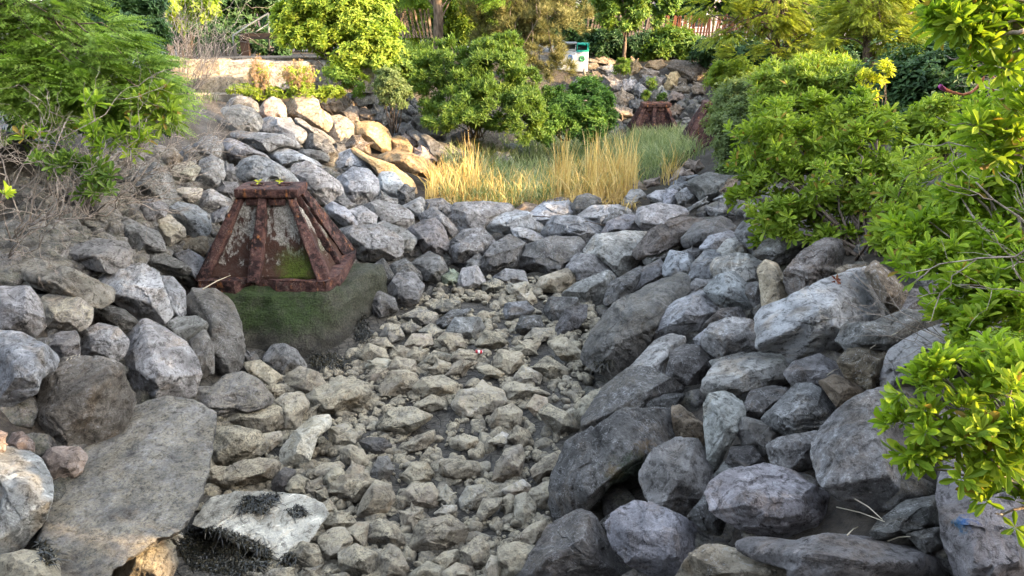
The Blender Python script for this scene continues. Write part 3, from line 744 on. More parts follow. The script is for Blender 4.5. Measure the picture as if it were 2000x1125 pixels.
T5|b|wide blue-grey boulder with dark front in the dam's second row|792,276 836,197 950,162 1064,182 1138,236 1148,288 1000,300 900,330 834,310
T5|g|small wedge rock in front of the wide blue-grey dam boulder|978,266 1060,270 1178,318 1168,360 1088,370 1004,318
T5|b|blue-grey boulder with a brown lower edge at the middle of the dam|1154,296 1216,202 1332,207 1488,244 1490,306 1384,350 1268,332 1184,340
T5|b|bluish flat boulder behind, near the thin bent stick|1074,196 1158,132 1292,122 1348,190 1226,222 1164,275 1094,238
T5|d|low dark rock at the back of the dam next to the black triangular one|1144,124 1250,98 1316,110 1318,148 1154,158
T5|k|black triangular rock standing on top of the dam|1304,156 1346,94 1400,80 1468,106 1468,156 1404,200 1334,204
T5|g|flat grey rock right of the black triangular one|1332,216 1426,148 1560,142 1650,178 1566,210 1484,256 1376,230
T5|d|dark shadowed rock at the right end of the bent stick|1460,246 1528,154 1650,186 1680,204 1606,220 1498,264
T5|g|cracked grey rock below the dark shadowed one|1478,306 1514,234 1600,198 1678,204 1698,288 1580,320
T5|g|coarse speckled boulder at the right end of the dam|1672,236 1684,162 1790,136 1906,152 1962,190 1856,242 1740,296
T5|l|big pale boulder with a dark mossy underside, right end of the dam|1382,406 1446,312 1600,292 1718,294 1684,430 1640,500 1570,530 1520,470 1436,425
T5|g|small rounded grey rock by the pale mossy-bottomed boulder|1706,446 1754,362 1832,330 1898,376 1858,420 1804,440 1736,475
T5|g|grey boulder with a white ridge below the big dark rounded one|1282,490 1346,408 1442,422 1536,496 1570,570 1420,545 1346,555
T5|c|boat-shaped tan-topped stone in the upper bed|1122,585 1144,538 1312,482 1358,506 1338,588 1242,618 1154,614
T5|l|green-tinged flat boulder right of the boat-shaped stone|1262,626 1336,572 1502,502 1548,536 1508,628 1444,690 1346,672 1284,650
T5|d|dark smooth rock behind the green-tinged flat boulder|1492,676 1524,572 1684,482 1710,500 1658,598 1604,670 1538,712
T5|g|grey rock between the dark smooth one and the great dark slab|1642,618 1694,494 1796,442 1840,530 1744,582
T5|g|grey dome boulder at the left of the upper bed|284,628 354,522 442,517 498,588 466,668 402,708 326,690
T5|k|black-green block stone at the corner of the plinth|208,646 258,617 336,655 358,724 258,764 212,726
T5|k|upright dark plank-like stone behind the plinth's right edge|228,474 280,437 358,562 290,590 244,548
T5|d|dark rock right of the upright plank-like stone|328,464 400,437 478,508 488,558 388,542 334,530
T5|d|flat dark boulder above the grey dome boulder|442,456 530,402 598,434 630,500 586,570 498,550
T5|m|small rock with green and white growth in the upper bed|598,535 660,498 706,528 698,578 614,578
T5|g|grey rock right of the green-grown one|682,566 714,493 792,477 838,562 740,624 694,610
T5|g|small pale wedge stone at the foot of the roof-topped boulder|734,455 800,408 828,450 784,498
T5|g|knobbly flat stone in the upper bed's middle|874,546 950,493 1044,503 1068,564 960,580
T5|t|small flat stone below the grey rock in the upper bed|822,576 890,548 938,570 916,618 834,618
T5|w|pale square-sided stone in the upper bed|954,586 1066,562 1056,648 986,648
T5|w|small white crusted stone below the pale square-sided one|1012,645 1092,622 1118,662 1060,698
T5|t|rounded grey-tan stone in the upper cobbles at the left|532,696 600,657 698,674 688,738 600,748
T5|t|flat tan stone left of the slanting slab stone|372,756 470,707 566,736 578,798 478,808
T5|d|slanting dark slab stone in the upper cobbles|548,798 650,722 766,712 706,770 642,810 600,830
T5|g|large grey-tan stone in the middle of the upper cobbles|618,846 674,762 804,762 828,824 764,890 696,880
T5|d|dark angular stone in the middle right of the upper cobbles|1004,826 1036,752 1134,752 1158,814 1048,860
T5|g|grey flat stone above the dark angular stone|934,756 954,682 1062,672 1108,720 1020,778
T5|d|dark green-grey boulder stone below the boat-shaped one|1158,726 1194,652 1334,652 1358,704 1262,790 1204,778
T5|d|dark leaning stone next to the great dark slab|1218,826 1284,714 1396,692 1388,766 1304,864 1244,860
T5|w|white-tan stone below the dark angular one|1048,876 1106,818 1204,822 1218,874 1120,898
T5|t|tan stone left of the red and white can's upper side|782,916 834,832 902,842 968,904 880,940
T5|t|pale rounded stone beside the plinth in the cobbles|258,866 296,797 362,802 392,864 330,898
T5|t|brownish tan stone above left of the red and white can|572,886 616,842 704,852 728,936 636,940
T5|t|tan flat stone between the pale rounded and brownish ones|392,916 436,852 534,852 548,906 446,940
T5|t|small tan stone above the tan flat one|474,836 540,792 608,838 562,888
T5|t|tan stone at the plinth's lower right corner|142,976 196,902 286,934 298,988 196,1018
T5|t|small brown stone right of the plinth-corner stone|308,966 360,912 418,936 406,988 334,994
T5|t|cube-like brownish stone in the left cobbles|402,976 446,922 518,944 508,1008 424,1008
T5|w|white-tan flat stone below the plinth-corner stone|178,1026 240,982 318,996 306,1048 226,1050
T5|t|grey-tan round stone below the cube-like brownish one|302,1046 346,977 446,994 458,1056 378,1084
T5|t|smooth round tan stone left of the grey-tan round one|182,1086 236,1032 308,1056 298,1108 204,1114
T5|t|cream flat stone just below the red and white can|648,986 696,932 818,954 798,1008 676,1010
T5|t|round grey-tan stone right of the red and white can|882,1006 914,937 1036,954 1048,1014 964,1078 894,1046
T5|t|tan sloping stone beside the great dark slab's foot|1178,896 1280,872 1370,956 1358,1020 1256,990
T5|w|pale stone with a clean dark split near mid bed|998,1086 1046,1022 1158,1076 1126,1130 1024,1124
T5|t|cream knobbly stone right of the split pale stone|1098,1036 1178,972 1298,1046 1268,1098 1176,1090
T5|t|dark-edged flat tan stone left of the split pale stone|792,1034 860,1020 948,1068 902,1096 826,1068
T5|t|peaked tan stone in the left centre cobbles|534,1056 578,992 648,1014 638,1088 554,1084
T5|t|white-grey stone right of the peaked tan one|648,1036 700,997 778,1004 724,1068 654,1084
T5|t|tan ridge stone above the peaked one|482,1016 556,942 648,964 660,1010 568,1020
T5|t|tan stone in the centre above the round grey-tan one|1002,926 1060,882 1138,904 1106,958 1036,964
T5|t|small tan stone under the flat tan stone at the left|374,806 430,782 488,818 444,852 384,848
T5|t|small cream stone above the small brown one near the plinth|212,886 290,872 328,920 258,948
T4|b|long narrow blue slab pointing at the footing from the right|1785,160 1830,126 1900,160 1982,248 1965,272 1876,248 1815,198
T5|g|small rough rock right of the long narrow blue slab|74,178 160,148 238,198 232,256 158,274
T5|g|grey rock with a diagonal edge at the dam's left crest|364,156 480,98 522,136 508,198 424,200
T5|d|dark flat rock at the crest just below the reeds|504,116 600,106 658,150 626,200 536,170
T5|g|grey wedge boulder in the dam's second row|474,196 560,157 628,214 690,285 644,312 600,262 498,242
T5|d|dark small rock at the foot of the blue-grey rounded boulder|222,116 280,78 358,128 312,150 236,140
T5|n|brown flat rock at the crest below the reeds, middle of the dam|984,172 1060,127 1148,146 1126,196 1036,200
T5|g|narrow pale slab between the blue slab and the smooth boulder|24,96 60,82 118,150 72,174 26,138
Z2|n|broad brown boulder on top of the far rock pile beside the bins|405,580 520,535 640,540 765,600 745,660 620,655 560,640 480,620
Z2|n|brown sunlit boulder right under the pine branches, far pile|475,630 560,605 590,655 505,700 425,670
Z2|g|grey boulder left of the ivy clump in the far pile|615,660 720,640 765,705 740,750 665,750
Z2|n|narrow split boulder under the pine, far pile|395,740 460,705 525,775 505,810 415,790
Z2|n|dark-brown boulder right of the narrow split one, far pile|465,720 580,698 645,765 620,810 515,800
Z2|d|dark low boulder under the pine's tip, far pile|345,800 390,758 475,810 465,870 355,860
Z2|g|big grey boulder at the left edge of the far pile above the bright bush|645,790 720,740 805,800 825,880 720,910 655,860
Z2|g|smooth grey boulder next to the big left-edge one, far pile|795,840 850,780 955,790 945,880 825,890
Z2|o|tall sunlit boulder right behind the ivy clump|885,710 915,555 1005,640 995,730 895,760
Z2|b|bright angular rock in the middle of the far pile|945,850 1000,810 1065,870 1025,940 955,910
Z2|o|sunlit ribbed boulder at the top of the far pile|1055,645 1100,600 1200,590 1250,640 1195,708 1115,680
Z2|n|flat shaded boulder under the sunlit ribbed one|1005,700 1060,670 1185,700 1155,750 1015,750
Z2|n|largest boulder of the far pile, long with a mottled flank|1275,660 1340,590 1500,610 1640,620 1735,690 1605,770 1455,790 1370,730
Z2|o|oval upright boulder lit on its face, far pile|1235,860 1290,728 1352,708 1385,760 1345,860 1275,895
Z2|n|small round boulder right of the oval upright one|1365,830 1390,755 1455,780 1445,830
Z2|n|flat dark-topped boulder near the far pile's right side|1305,890 1400,828 1515,860 1505,910 1420,940
Z2|p|pale flat boulder low at the right of the far pile|1275,940 1330,888 1445,940 1405,980 1285,970
Z2|d|dark round boulder above the far footing|1085,930 1130,858 1195,900 1195,980 1105,980
Z2|g|small grey boulder with weeds above the far footing|1185,940 1230,868 1290,920 1265,980 1195,985
Z2|n|big brown boulder left of the far footing|735,930 830,892 935,940 915,1010 840,1060 745,1040
Z2|w|tiny square pale rock in the far pile|1165,875 1210,838 1235,866 1190,900
Z2|g|grey boulder behind the bright angular rock, far pile|985,800 1060,738 1155,760 1145,850 1065,860
Z2|p|narrow upright rock beside the tiny square one|1155,810 1180,758 1235,770 1215,860 1165,860
Z2|n|brown boulder at the foot of the far footing's left side|735,1050 850,1045 915,1080 905,1140 755,1140
Z2|d|dim brown boulder just behind the far footing's upper left|895,985 1030,975 1015,1090 915,1070
Z2|g|round grey boulder in the shade below the hedge, far pile's back|755,570 830,522 915,550 905,600 775,600
Z2|g|low grey boulder at the back of the far pile in the hedge's shade|995,580 1080,548 1165,570 1050,610
Z2|g|lone grey boulder right of the far pile by the hedge|1715,620 1790,543 1885,590 1865,650 1735,650
Z2|n|brown boulder right of the far footing's top|1265,1045 1390,1025 1395,1120 1295,1130
Z2|n|boulder at the right end of the far pile beside the bright weeds|1505,860 1560,808 1645,840 1625,910 1525,910
Z2|g|small shaded boulder beside the round grey one at the pile's back|635,550 700,518 755,560 745,600 655,570
Z2|g|small dim boulder at the back, right of the round grey one|915,560 960,523 1015,550 985,600
Z3|p|sunlit pale rock with a dark front right of the reeds|1205,770 1260,738 1375,800 1300,830 1155,860
Z3|p|sunlit pinkish rock under the tilted rusty footing|1265,705 1340,668 1430,688 1475,730 1385,798
Z3|b|pale blue slab at the edge of the shade, right dam end|1145,890 1250,828 1425,805 1385,860 1200,910
Z3|b|blue-grey rock below the pale blue slab, right dam end|1105,960 1200,888 1325,876 1285,950 1150,990
Z3|d|largest dark grey boulder at the right dam end, below the grey-green bush|1305,910 1400,838 1560,805 1645,850 1630,1010 1500,1070 1400,1010 1335,950
Z3|g|grey rounded rock left of the largest dark one, right dam end|1185,1030 1280,948 1375,975 1410,1055 1300,1080 1205,1070
Z3|b|bright blue-grey angular rock at the right of the dam crest|915,1020 1010,965 1195,955 1197,1090 1100,1128 975,1060
Z3|n|brown rock with a dark side at the right end of the reeds|705,970 740,898 830,866 905,930 830,970 715,1020
Z3|g|mottled grey-pink rock in front of the brown one by the reeds|685,1060 760,955 850,955 905,1015 780,1085 760,1140 675,1110
Z3|p|flat pale rock lying at the reeds' right end|875,870 1000,838 1045,900 900,938
Z3|n|brown tilted slab under the right shrub's left edge|1625,960 1795,865 1785,940 1680,1000
"""
# ------------------------------------------------------------------ building the stones
_ico = {}


def ico(n):
    if n not in _ico:
        bm = bmesh.new()
        bmesh.ops.create_icosphere(bm, subdivisions=n, radius=1.0)
        V = np.array([v.co[:] for v in bm.verts])
        F = np.array([[v.index for v in f.verts] for f in bm.faces])
        bm.free()
        V /= np.linalg.norm(V, axis=1)[:, None]
        _ico[n] = (V, F)
    return _ico[n]


def rock_surface(D, scale, rng, planes, rough=1.0, layered=0.0):
    """roughen a closed stone: facet cuts, strata, lumps; D are points, scale its mean radius"""
    kk = 30 + 60 * rng.random()
    acc = np.ones(len(D))
    for n, d in planes:
        acc = acc + np.clip(D @ n / d, 0, None) ** kk
    P = D * (acc ** (-1 / kk))[:, None]
    sd = rng.integers(1, 99999)
    q = P / scale
    nd = P / (np.linalg.norm(P, axis=1)[:, None] + 1e-9)
    fr = np.linalg.qr(rng.normal(size=(3, 3)))[0]
    st = q @ fr
    strata = fbm(np.stack([st[:, 0] * 6.5, st[:, 1] * 0.9, st[:, 2] * 0.9], 1) + 3.1, 4, sd + 7)
    r = 0.022 * fbm(q * 1.3 + 5, 3, sd + 1) + rough * (0.030 * fbm(q * 3.0, 5, sd + 2, True) + 0.022 * fbm(q * 8.0, 4, sd + 3)) + layered * 0.05 * strata
    # broken plates with sharp steps between them
    ns = 16
    sites = rng.normal(size=(ns, 3)) * 0.62
    an = np.array([1.0, 1.0, 1.8])
    wq = (st + 0.10 * np.stack([fbm(q * 4 + 1, 2, sd + 11), fbm(q * 4 + 9, 2, sd + 12), fbm(q * 4 + 17, 2, sd + 13)], 1)) * an
    d2 = ((wq[:, None, :] - (sites * an)[None]) ** 2).sum(2)
    hs = rng.random(ns) - 0.5
    plate = hs[d2.argmin(1)]
    r = r + 0.075 * (0.4 + layered) * plate
    return P + nd * (r * scale)[:, None]


UPC = np.array([0, math.cos(PITCH), math.sin(PITCH)])       # world up, seen from the stone's own right/up/front axes
CAM3 = np.stack([RGT, UPV, -FWD])                           # rows: right, up, towards the viewer

ROCKMAT = {}
ROCKMAT['bank'] = rock_material('weathered_schist', 0.75, 0.75, 0.0, 0.35)
ROCKMAT['pale'] = rock_material('pale_schist', 0.5, 0.95, 0.0, 0.25)
ROCKMAT['dark'] = rock_material('dark_tide_rock', 0.7, 0.45, 0.12, 0.7, rough=0.62, spec=0.4)
ROCKMAT['bed'] = rock_material('silt_coated_stone', 0.4, 0.2, 1.0, 0.0, (3, 3, 9))
ROCKMAT['slab'] = rock_material('silty_slab', 0.4, 0.35, 0.38, 0.4, (2, 2, 6))
ROCKMAT['layer'] = rock_material('layered_rock', 0.9, 0.4, 0.0, 0.1, (1.6, 1.6, 26))
ROCKMAT['warm'] = rock_material('tan_and_sunlit_rock', 0.5, 0.3, 0.0, 0.0)  # warm rock; on the sunlit boulders the sun's warmth is in the colour
ROCKMAT['rubble'] = rock_material('rubble_stone', 0.4, 0.3, 0.3, 0.3)
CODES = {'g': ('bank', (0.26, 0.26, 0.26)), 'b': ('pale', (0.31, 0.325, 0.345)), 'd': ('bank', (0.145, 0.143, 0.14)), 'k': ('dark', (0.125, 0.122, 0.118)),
         't': ('bed', (0.31, 0.285, 0.228)), 'z': ('pale', (0.54, 0.53, 0.46)), 'w': ('bed', (0.47, 0.45, 0.39)), 'n': ('bank', (0.215, 0.175, 0.13)), 'p': ('warm', (0.33, 0.28, 0.24)),
         'o': ('warm', (0.37, 0.27, 0.15)), 'x': ('slab', (0.195, 0.19, 0.178)), 'y': ('bank', (0.225, 0.205, 0.175)), 'l': ('bank', (0.315, 0.32, 0.30)), 'v': ('bank', (0.235, 0.23, 0.235)),  # code o: golden sunlight is put into the rock colour
         'c': ('warm', (0.42, 0.37, 0.28)), 'q': ('layer', (0.17, 0.15, 0.14)), 'm': ('dark', (0.16, 0.19, 0.13)), 'u': ('pale', (0.36, 0.35, 0.36))}
GROUPS = {'t': 'silt coated stones in the bed', 'w': 'silt coated stones in the bed'}


def outline_radius(poly, th):
    """distance from the origin to the outline in each direction"""
    a = poly
    bb = np.roll(poly, -1, axis=0)
    e = bb - a
    d = np.stack([np.cos(th), np.sin(th)], 1)
    den = d[:, None, 0] * e[None, :, 1] - d[:, None, 1] * e[None, :, 0]
    den = np.where(np.abs(den) < 1e-9, 1e-9, den)
    t = (a[None, :, 0] * e[None, :, 1] - a[None, :, 1] * e[None, :, 0]) / den
    u = (a[None, :, 0] * d[:, None, 1] - a[None, :, 1] * d[:, None, 0]) / den
    ok = (t > 0) & (u >= -1e-6) & (u <= 1 + 1e-6)
    return np.where(ok, t, 0).max(axis=1)


def smooth_circ(r, k):
    ker = np.exp(-0.5 * (np.arange(-3 * k, 3 * k + 1) / k) ** 2)
    ker /= ker.sum()
    return np.convolve(np.concatenate([r[-3 * k:], r, r[:3 * k]]), ker, 'valid')


rock_boxes = []


def build_rock(line, idx):
    f = line.split('|')
    ox, oy, s = TILES[f[0]]
    code, label = f[1], f[2]
    pts = np.array([[float(v) for v in p.split(',')] for p in f[3].split()])
    pts = pts / s + np.array([ox, oy])
    opt = f[4] if len(f) > 4 else ''
    tk, lean, special = 0.62, 0.42, None
    for o in opt.split(','):
        if o[:1] == 't' and o[1:2].replace('.', '').isdigit() or o.startswith('t.'):
            tk = float(o[1:])
        elif o.startswith('l') and len(o) > 1:
            lean = float(o[1:])
        elif o:
            special = o
    rng = np.random.default_rng(1000 + idx * 7)
    lo, hi = pts.min(0), pts.max(0)
    c2 = (lo + hi) / 2
    px_r = 0.25 * (hi - lo).sum()
    foot = hit_ground(c2[0], min(lo[1] * 0.25 + hi[1] * 0.75, 1180))
    zc = depth_of(foot)
    if f[0] == 'Z2':
        zc = max(zc, 25.0)
    m = zc / FPX
    poly = (pts - c2) * np.array([1, -1]) * m * (1.14 if f[0] == 'Z2' else 1.10)
    NT = 256
    th = np.arange(NT) * (2 * math.pi / NT) - math.pi
    R = np.maximum(outline_radius(poly, th), px_r * m * 0.25)
    R = R * (1 + (0.06 if lean > 0.8 else 0.035) * fbm(np.stack([np.cos(th) * 2.2, np.sin(th) * 2.2, th * 0], 1) + idx * 3.7, 4, idx))
    n = 6 if px_r > 42 else 5 if px_r > 20 else 4
    D, F = ico(n)
    rot = Matrix.Rotation(rng.random() * 6.28, 3, 'Z')
    D = D @ np.array(rot).T
    tht = np.arctan2(D[:, 1], D[:, 0])
    rho = np.hypot(D[:, 0], D[:, 1])
    Rt = np.interp(tht, np.append(th, math.pi), np.append(R, R[0]))
    pw = 3.4
    sc = (rho ** pw + np.abs(D[:, 2]) ** pw) ** (-1 / pw)
    T = tk * px_r * m * 1.25
    P = np.stack([D[:, 0] / (rho + 1e-9) * rho * sc * Rt, D[:, 1] / (rho + 1e-9) * rho * sc * Rt, D[:, 2] * sc * T], 1)
    meanr = px_r * m
    planes = []
    flat = lean > 0.8
    # the flat top that faces the sky, then the front and side faces, then chipped corners
    cuts = [(UPC + np.array([0, 0, 0.1 + 0.5 * rng.random()]) + rng.normal(size=3) * 0.2, 0.44 + 0.16 * rng.random())]
    a0 = rng.random() * 6.28
    nf = rng.integers(3, 5)
    for k in range(nf):
        an = a0 + k * 6.28 / nf + rng.normal() * 0.25
        cuts.append((np.array([math.cos(an), math.sin(an) * 0.85 - 0.1, 0.35 + 0.5 * rng.random()]), 0.40 + 0.18 * rng.random()))
    cuts.append((np.array([rng.normal() * 0.3, rng.normal() * 0.25 - 0.15, 1.0]), 0.46 + 0.2 * rng.random()))
    for k in range(rng.integers(0, 3)):
        an = rng.random() * 6.28
        cuts.append((np.array([math.cos(an), math.sin(an), 0.25 + 0.4 * rng.random()]), 0.36 + 0.16 * rng.random()))
    for k in range(2 if px_r > 40 else 1):
        a = rng.normal(size=3) + np.array([0, 0, 0.5])
        cuts.append((a, 0.72 + 0.14 * rng.random()))
    for k in range(4):
        a = rng.normal(size=3) + np.array([0, 0, -0.7])
        cuts.append((a, 0.6 + 0.2 * rng.random()))
    if flat:
        cuts = [(np.array([0.05, -0.05, 1.0]), 0.42), (np.array([0.25, 0.2, 1.0]), 0.52), (np.array([-0.2, 0.35, 1.0]), 0.5), (np.array([0.1, -0.4, 1.0]), 0.55)]
    for a, fr in cuts:
        a = a / np.linalg.norm(a)
        planes.append((a, (P @ a).max() * fr))
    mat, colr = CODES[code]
    rough = {'bed': 1.0, 'layer': 1.0, 'warm': 0.9, 'slab': 1.5}.get(mat, 1.0)
    P = rock_surface(P, meanr, rng, planes, rough, 1.5 if mat == 'layer' else (0.1 if flat else rng.choice([0.15, 0.5, 1.0])))
    # the cuts must not shrink the stone's outline
    th2 = np.arctan2(P[:, 1], P[:, 0])
    rh2 = np.hypot(P[:, 0], P[:, 1])
    nb = 96
    bi = ((th2 + math.pi) / (2 * math.pi) * nb).astype(int) % nb
    mx = np.zeros(nb)
    np.maximum.at(mx, bi, rh2)
    tb = (np.arange(nb) + 0.5) * (2 * math.pi / nb) - math.pi
    ratio = np.interp(tb, th, R) / np.maximum(mx, 1e-6)
    ratio = smooth_circ(np.clip(ratio, 0.9, 2.8), 1)
    rt = np.interp(th2, np.concatenate([[tb[-1] - 2 * math.pi], tb, [tb[0] + 2 * math.pi]]), np.concatenate([[ratio[-1]], ratio, [ratio[0]]]))
    P[:, 0] *= rt
    P[:, 1] *= rt
    # it lies back on the slope: the upper part is farther away
    cshift = P[:, 2] - P[:, 1] * lean
    k = (zc - cshift) / zc
    ox_, oy_ = (c2[0] - 1000.0) * m, (562.5 - c2[1]) * m
    P = np.stack([(P[:, 0] + ox_) * k - ox_, (P[:, 1] + oy_) * k - oy_, cshift], 1)
    Wd = P @ CAM3
    cen = at_depth(c2[0], c2[1], zc)
    base = cen.copy()
    base[2] = (cen[2] + Wd[:, 2].min())
    me = make_mesh('stone', Wd + (cen - base), [F], ROCKMAT[mat])
    me.set_sharp_from_angle(angle=math.radians(26 if n == 6 else 34))
    kind = 'stone' if 'stone' in label else 'rock' if 'rock' in label else 'boulder'
    ob = link(kind, me, None, base)
    tag(ob, label, kind)
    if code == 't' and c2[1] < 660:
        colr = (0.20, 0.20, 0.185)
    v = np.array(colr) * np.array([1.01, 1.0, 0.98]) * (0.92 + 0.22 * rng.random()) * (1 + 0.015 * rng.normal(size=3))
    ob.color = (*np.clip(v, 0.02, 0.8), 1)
    if special == 'orange':
        cc = at_depth(1275, 870, zc - T * 0.7)
        me.materials[0] = rock_material('orange_stained_rock', 0.8, 0.55, 0.0, 0.6, paint=[(at_depth(1285, 872, zc - T * .6), 0.22, (0.24, 0.16, 0.085)), (at_depth(1200, 925, zc - T * .6), 0.10, (0.24, 0.16, 0.085)), (at_depth(1240, 950, zc - T * .5), 0.34, (0.02, 0.035, 0.012))])
    if code == 'u':
        me.materials[0] = rock_material('painted_rock', 0.5, 0.9, paint=[(at_depth(1868, 925, zc - T * .8), 0.22, (0.02, 0.07, 0.30)), (at_depth(1850, 1000, zc - T * .7), 0.16, (0.02, 0.20, 0.34)), (at_depth(1885, 985, zc - T * .8), 0.16, (0.02, 0.07, 0.26))])
    rock_boxes.append((c2[0], c2[1], px_r, zc, ob))
    return ob


for _i, _l in enumerate(ROCKS.strip().split('\n')):
    build_rock(_l, _i)


# stones too many to count, under and between the others
def rubble(name, pts, radii, label, mat, colr, n=3, var=6):
    rng = np.random.default_rng(len(pts))
    D, F = ico(n)
    protos = []
    for k in range(var * 3):
        S = D * np.array([1.0, 0.8, 0.55]) * (0.9 + 0.2 * rng.random(3))
        pl = []
        for j in range(8):
            a = rng.normal(size=3)
            a /= np.linalg.norm(a)
            pl.append((a, (S @ a).max() * (0.45 + 0.3 * rng.random())))
        protos.append(rock_surface(S, 0.8, rng, pl, 1.3, 0.3))
    Vs, Fs = [], []
    for i, (p, r) in enumerate(zip(pts, radii)):
        a = rng.random() * 6.28
        M = np.array(Matrix.Rotation(a, 3, 'Z') @ Matrix.Rotation(rng.normal() * 0.35, 3, 'X') @ Matrix.Rotation(rng.normal() * 0.35, 3, 'Y'))
        Vs.append(protos[rng.integers(len(protos))] @ M.T * r + p)
        Fs.append(F + i * len(D))
    ob = link(name, make_mesh(name, np.concatenate(Vs), [np.concatenate(Fs)], mat))
    ob.color = (*colr, 1)
    return tag(ob, kind='stuff')


def poly_points(poly, n, rng):
    """random picture points inside a polygon"""
    poly = np.asarray(poly, float)
    lo, hi = poly.min(0), poly.max(0)
    out = []
    while len(out) < n:
        q = lo + rng.random((n * 2, 2)) * (hi - lo)
        x, y = q[:, 0], q[:, 1]
        ins = np.zeros(len(q), bool)
        j = len(poly) - 1
        for i in range(len(poly)):
            xi, yi = poly[i]
            xj, yj = poly[j]
            c = ((yi > y) != (yj > y)) & (x < (xj - xi) * (y - yi) / (yj - yi + 1e-12) + xi)
            ins ^= c
            j = i
        out += list(q[ins])
    return np.array(out[:n])


def ground_points(polypx, n, rng, dense=8):
    """points spread evenly over the ground seen inside a picture polygon"""
    q = poly_points(polypx, 160, rng)
    H = np.array([hit_ground(*p) for p in q])
    lo, hi = H[:, :2].min(0) - 0.2, H[:, :2].max(0) + 0.2
    out = []
    poly = np.asarray(polypx, float)
    tries = 0
    while len(out) < n and tries < 200:
        tries += 1
        xy = lo + rng.random((n * 2, 2)) * (hi - lo)
        z = ground_z(xy[:, 0], xy[:, 1])
        P = np.column_stack([xy, z])
        rel = P - CAM
        zc = rel @ FWD
        px = 1000 + FPX * (rel @ RGT) / zc
        py = 562.5 - FPX * (rel @ UPV) / zc
        ins = np.zeros(len(P), bool)
        j = len(poly) - 1
        for i in range(len(poly)):
            xi, yi = poly[i]
            xj, yj = poly[j]
            c = ((yi > py) != (yj > py)) & (px < (xj - xi) * (py - yi) / (yj - yi + 1e-12) + xi)
            ins ^= c
            j = i
        out += list(P[ins])
    return np.array(out[:n])


_r = np.random.default_rng(4)
BED = [(780, 600), (880, 540), (1040, 530), (1180, 600), (1150, 720), (1120, 820), (1080, 900), (1080, 1000), (1000, 1150), (500, 1150), (380, 1000), (400, 870), (400, 760), (480, 720), (620, 720), (740, 640)]
bp = ground_points(BED, 3200, _r)
bp = bp[fbm(bp * np.array([2.2, 2.2, 0]) + 7, 3, 77) > -0.22]
br = 0.03 + 0.12 * _r.random(len(bp)) ** 2.6
mid = ground_points(BED, 380, _r)
bp = np.concatenate([bp, mid])
br = np.concatenate([br, 0.09 + 0.085 * _r.random(len(mid))])
bp[:, 2] -= br * 0.4 + 0.03
rubble('bed_rubble', bp, br, None, ROCKMAT['bed'], (0.27, 0.25, 0.20))
bk = []
for pg in ([(0, 420), (300, 300), (560, 210), (800, 380), (1000, 400), (1000, 540), (780, 600), (700, 520), (420, 560), (470, 760), (300, 840), (0, 1000)],
           [(1000, 400), (1320, 300), (1480, 330), (1800, 420), (2000, 560), (2000, 1150), (1020, 1150), (1090, 900), (1150, 720), (1180, 560), (1000, 540)],
           [(1130, 120), (1400, 120), (1420, 260), (1200, 260), (1100, 200)]):
    bk.append(ground_points(pg, 330, _r))
bk.append(ground_points([(0, 290), (330, 270), (430, 420), (350, 480), (0, 520)], 420, _r))
bk = np.concatenate(bk)
rr = 0.16 + 0.14 * _r.random(len(bk))
bk[:, 2] -= 0.16 + rr * 0.3
rubble('bank_rubble', bk, rr, None, ROCKMAT['rubble'], (0.15, 0.145, 0.14), 4)
# ------------------------------------------------------------------ rusty crane footings on the concrete plinth
def rust_material():
    m, nt = new_mat('rusty_steel')
    b = NB(nt)
    tc = b.n('ShaderNodeTexCoord')
    P = tc.outputs['Object']
    big = b.noise(P, 3.0, 6, 0.65, 0.5)
    med = b.noise(P, 13.0, 6, 0.7)
    fine = b.noise(P, 70.0, 4, 0.7)
    drip = b.noise(b.scale(P, (16, 16, 1.4)), 1.0, 5, 0.6)
    c = b.mix(b.ramp(big, [(0.43, 0.0), (0.58, 1.0)]), (0.014, 0.008, 0.008), (0.062, 0.029, 0.025))
    c = b.mix(b.ramp(med, [(0.50, 0.0), (0.58, 0.7)]), c, (0.115, 0.060, 0.050))
    c = b.mix(b.math('MULTIPLY', b.ramp(b.noise(P, 7.0, 9, 0.8), [(0.58, 0.0), (0.64, 1.0)]), 0.55), c, (0.20, 0.17, 0.14))
    c = b.mix(b.math('MULTIPLY', b.ramp(drip, [(0.56, 0.0), (0.68, 1.0)]), b.ramp(med, [(0.45, 0.0), (0.6, 0.8)])), c, (0.34, 0.13, 0.03))
    c = b.mix(b.math('MULTIPLY', b.ramp(fine, [(0.56, 0.0), (0.68, 1.0)]), b.ramp(big, [(0.5, 0.0), (0.66, 0.8)])), c, (0.36, 0.31, 0.25))
    c = b.mix(b.ramp(fine, [(0.3, 0.7), (0.42, 0.0)]), c, (0.016, 0.008, 0.008))
    h = b.math('ADD', med, b.math('MULTIPLY', fine, 0.4))
    b.out(b.principled(c, 0.85, b.bump(h, 0.9, 0.03), 0.2))
    return m


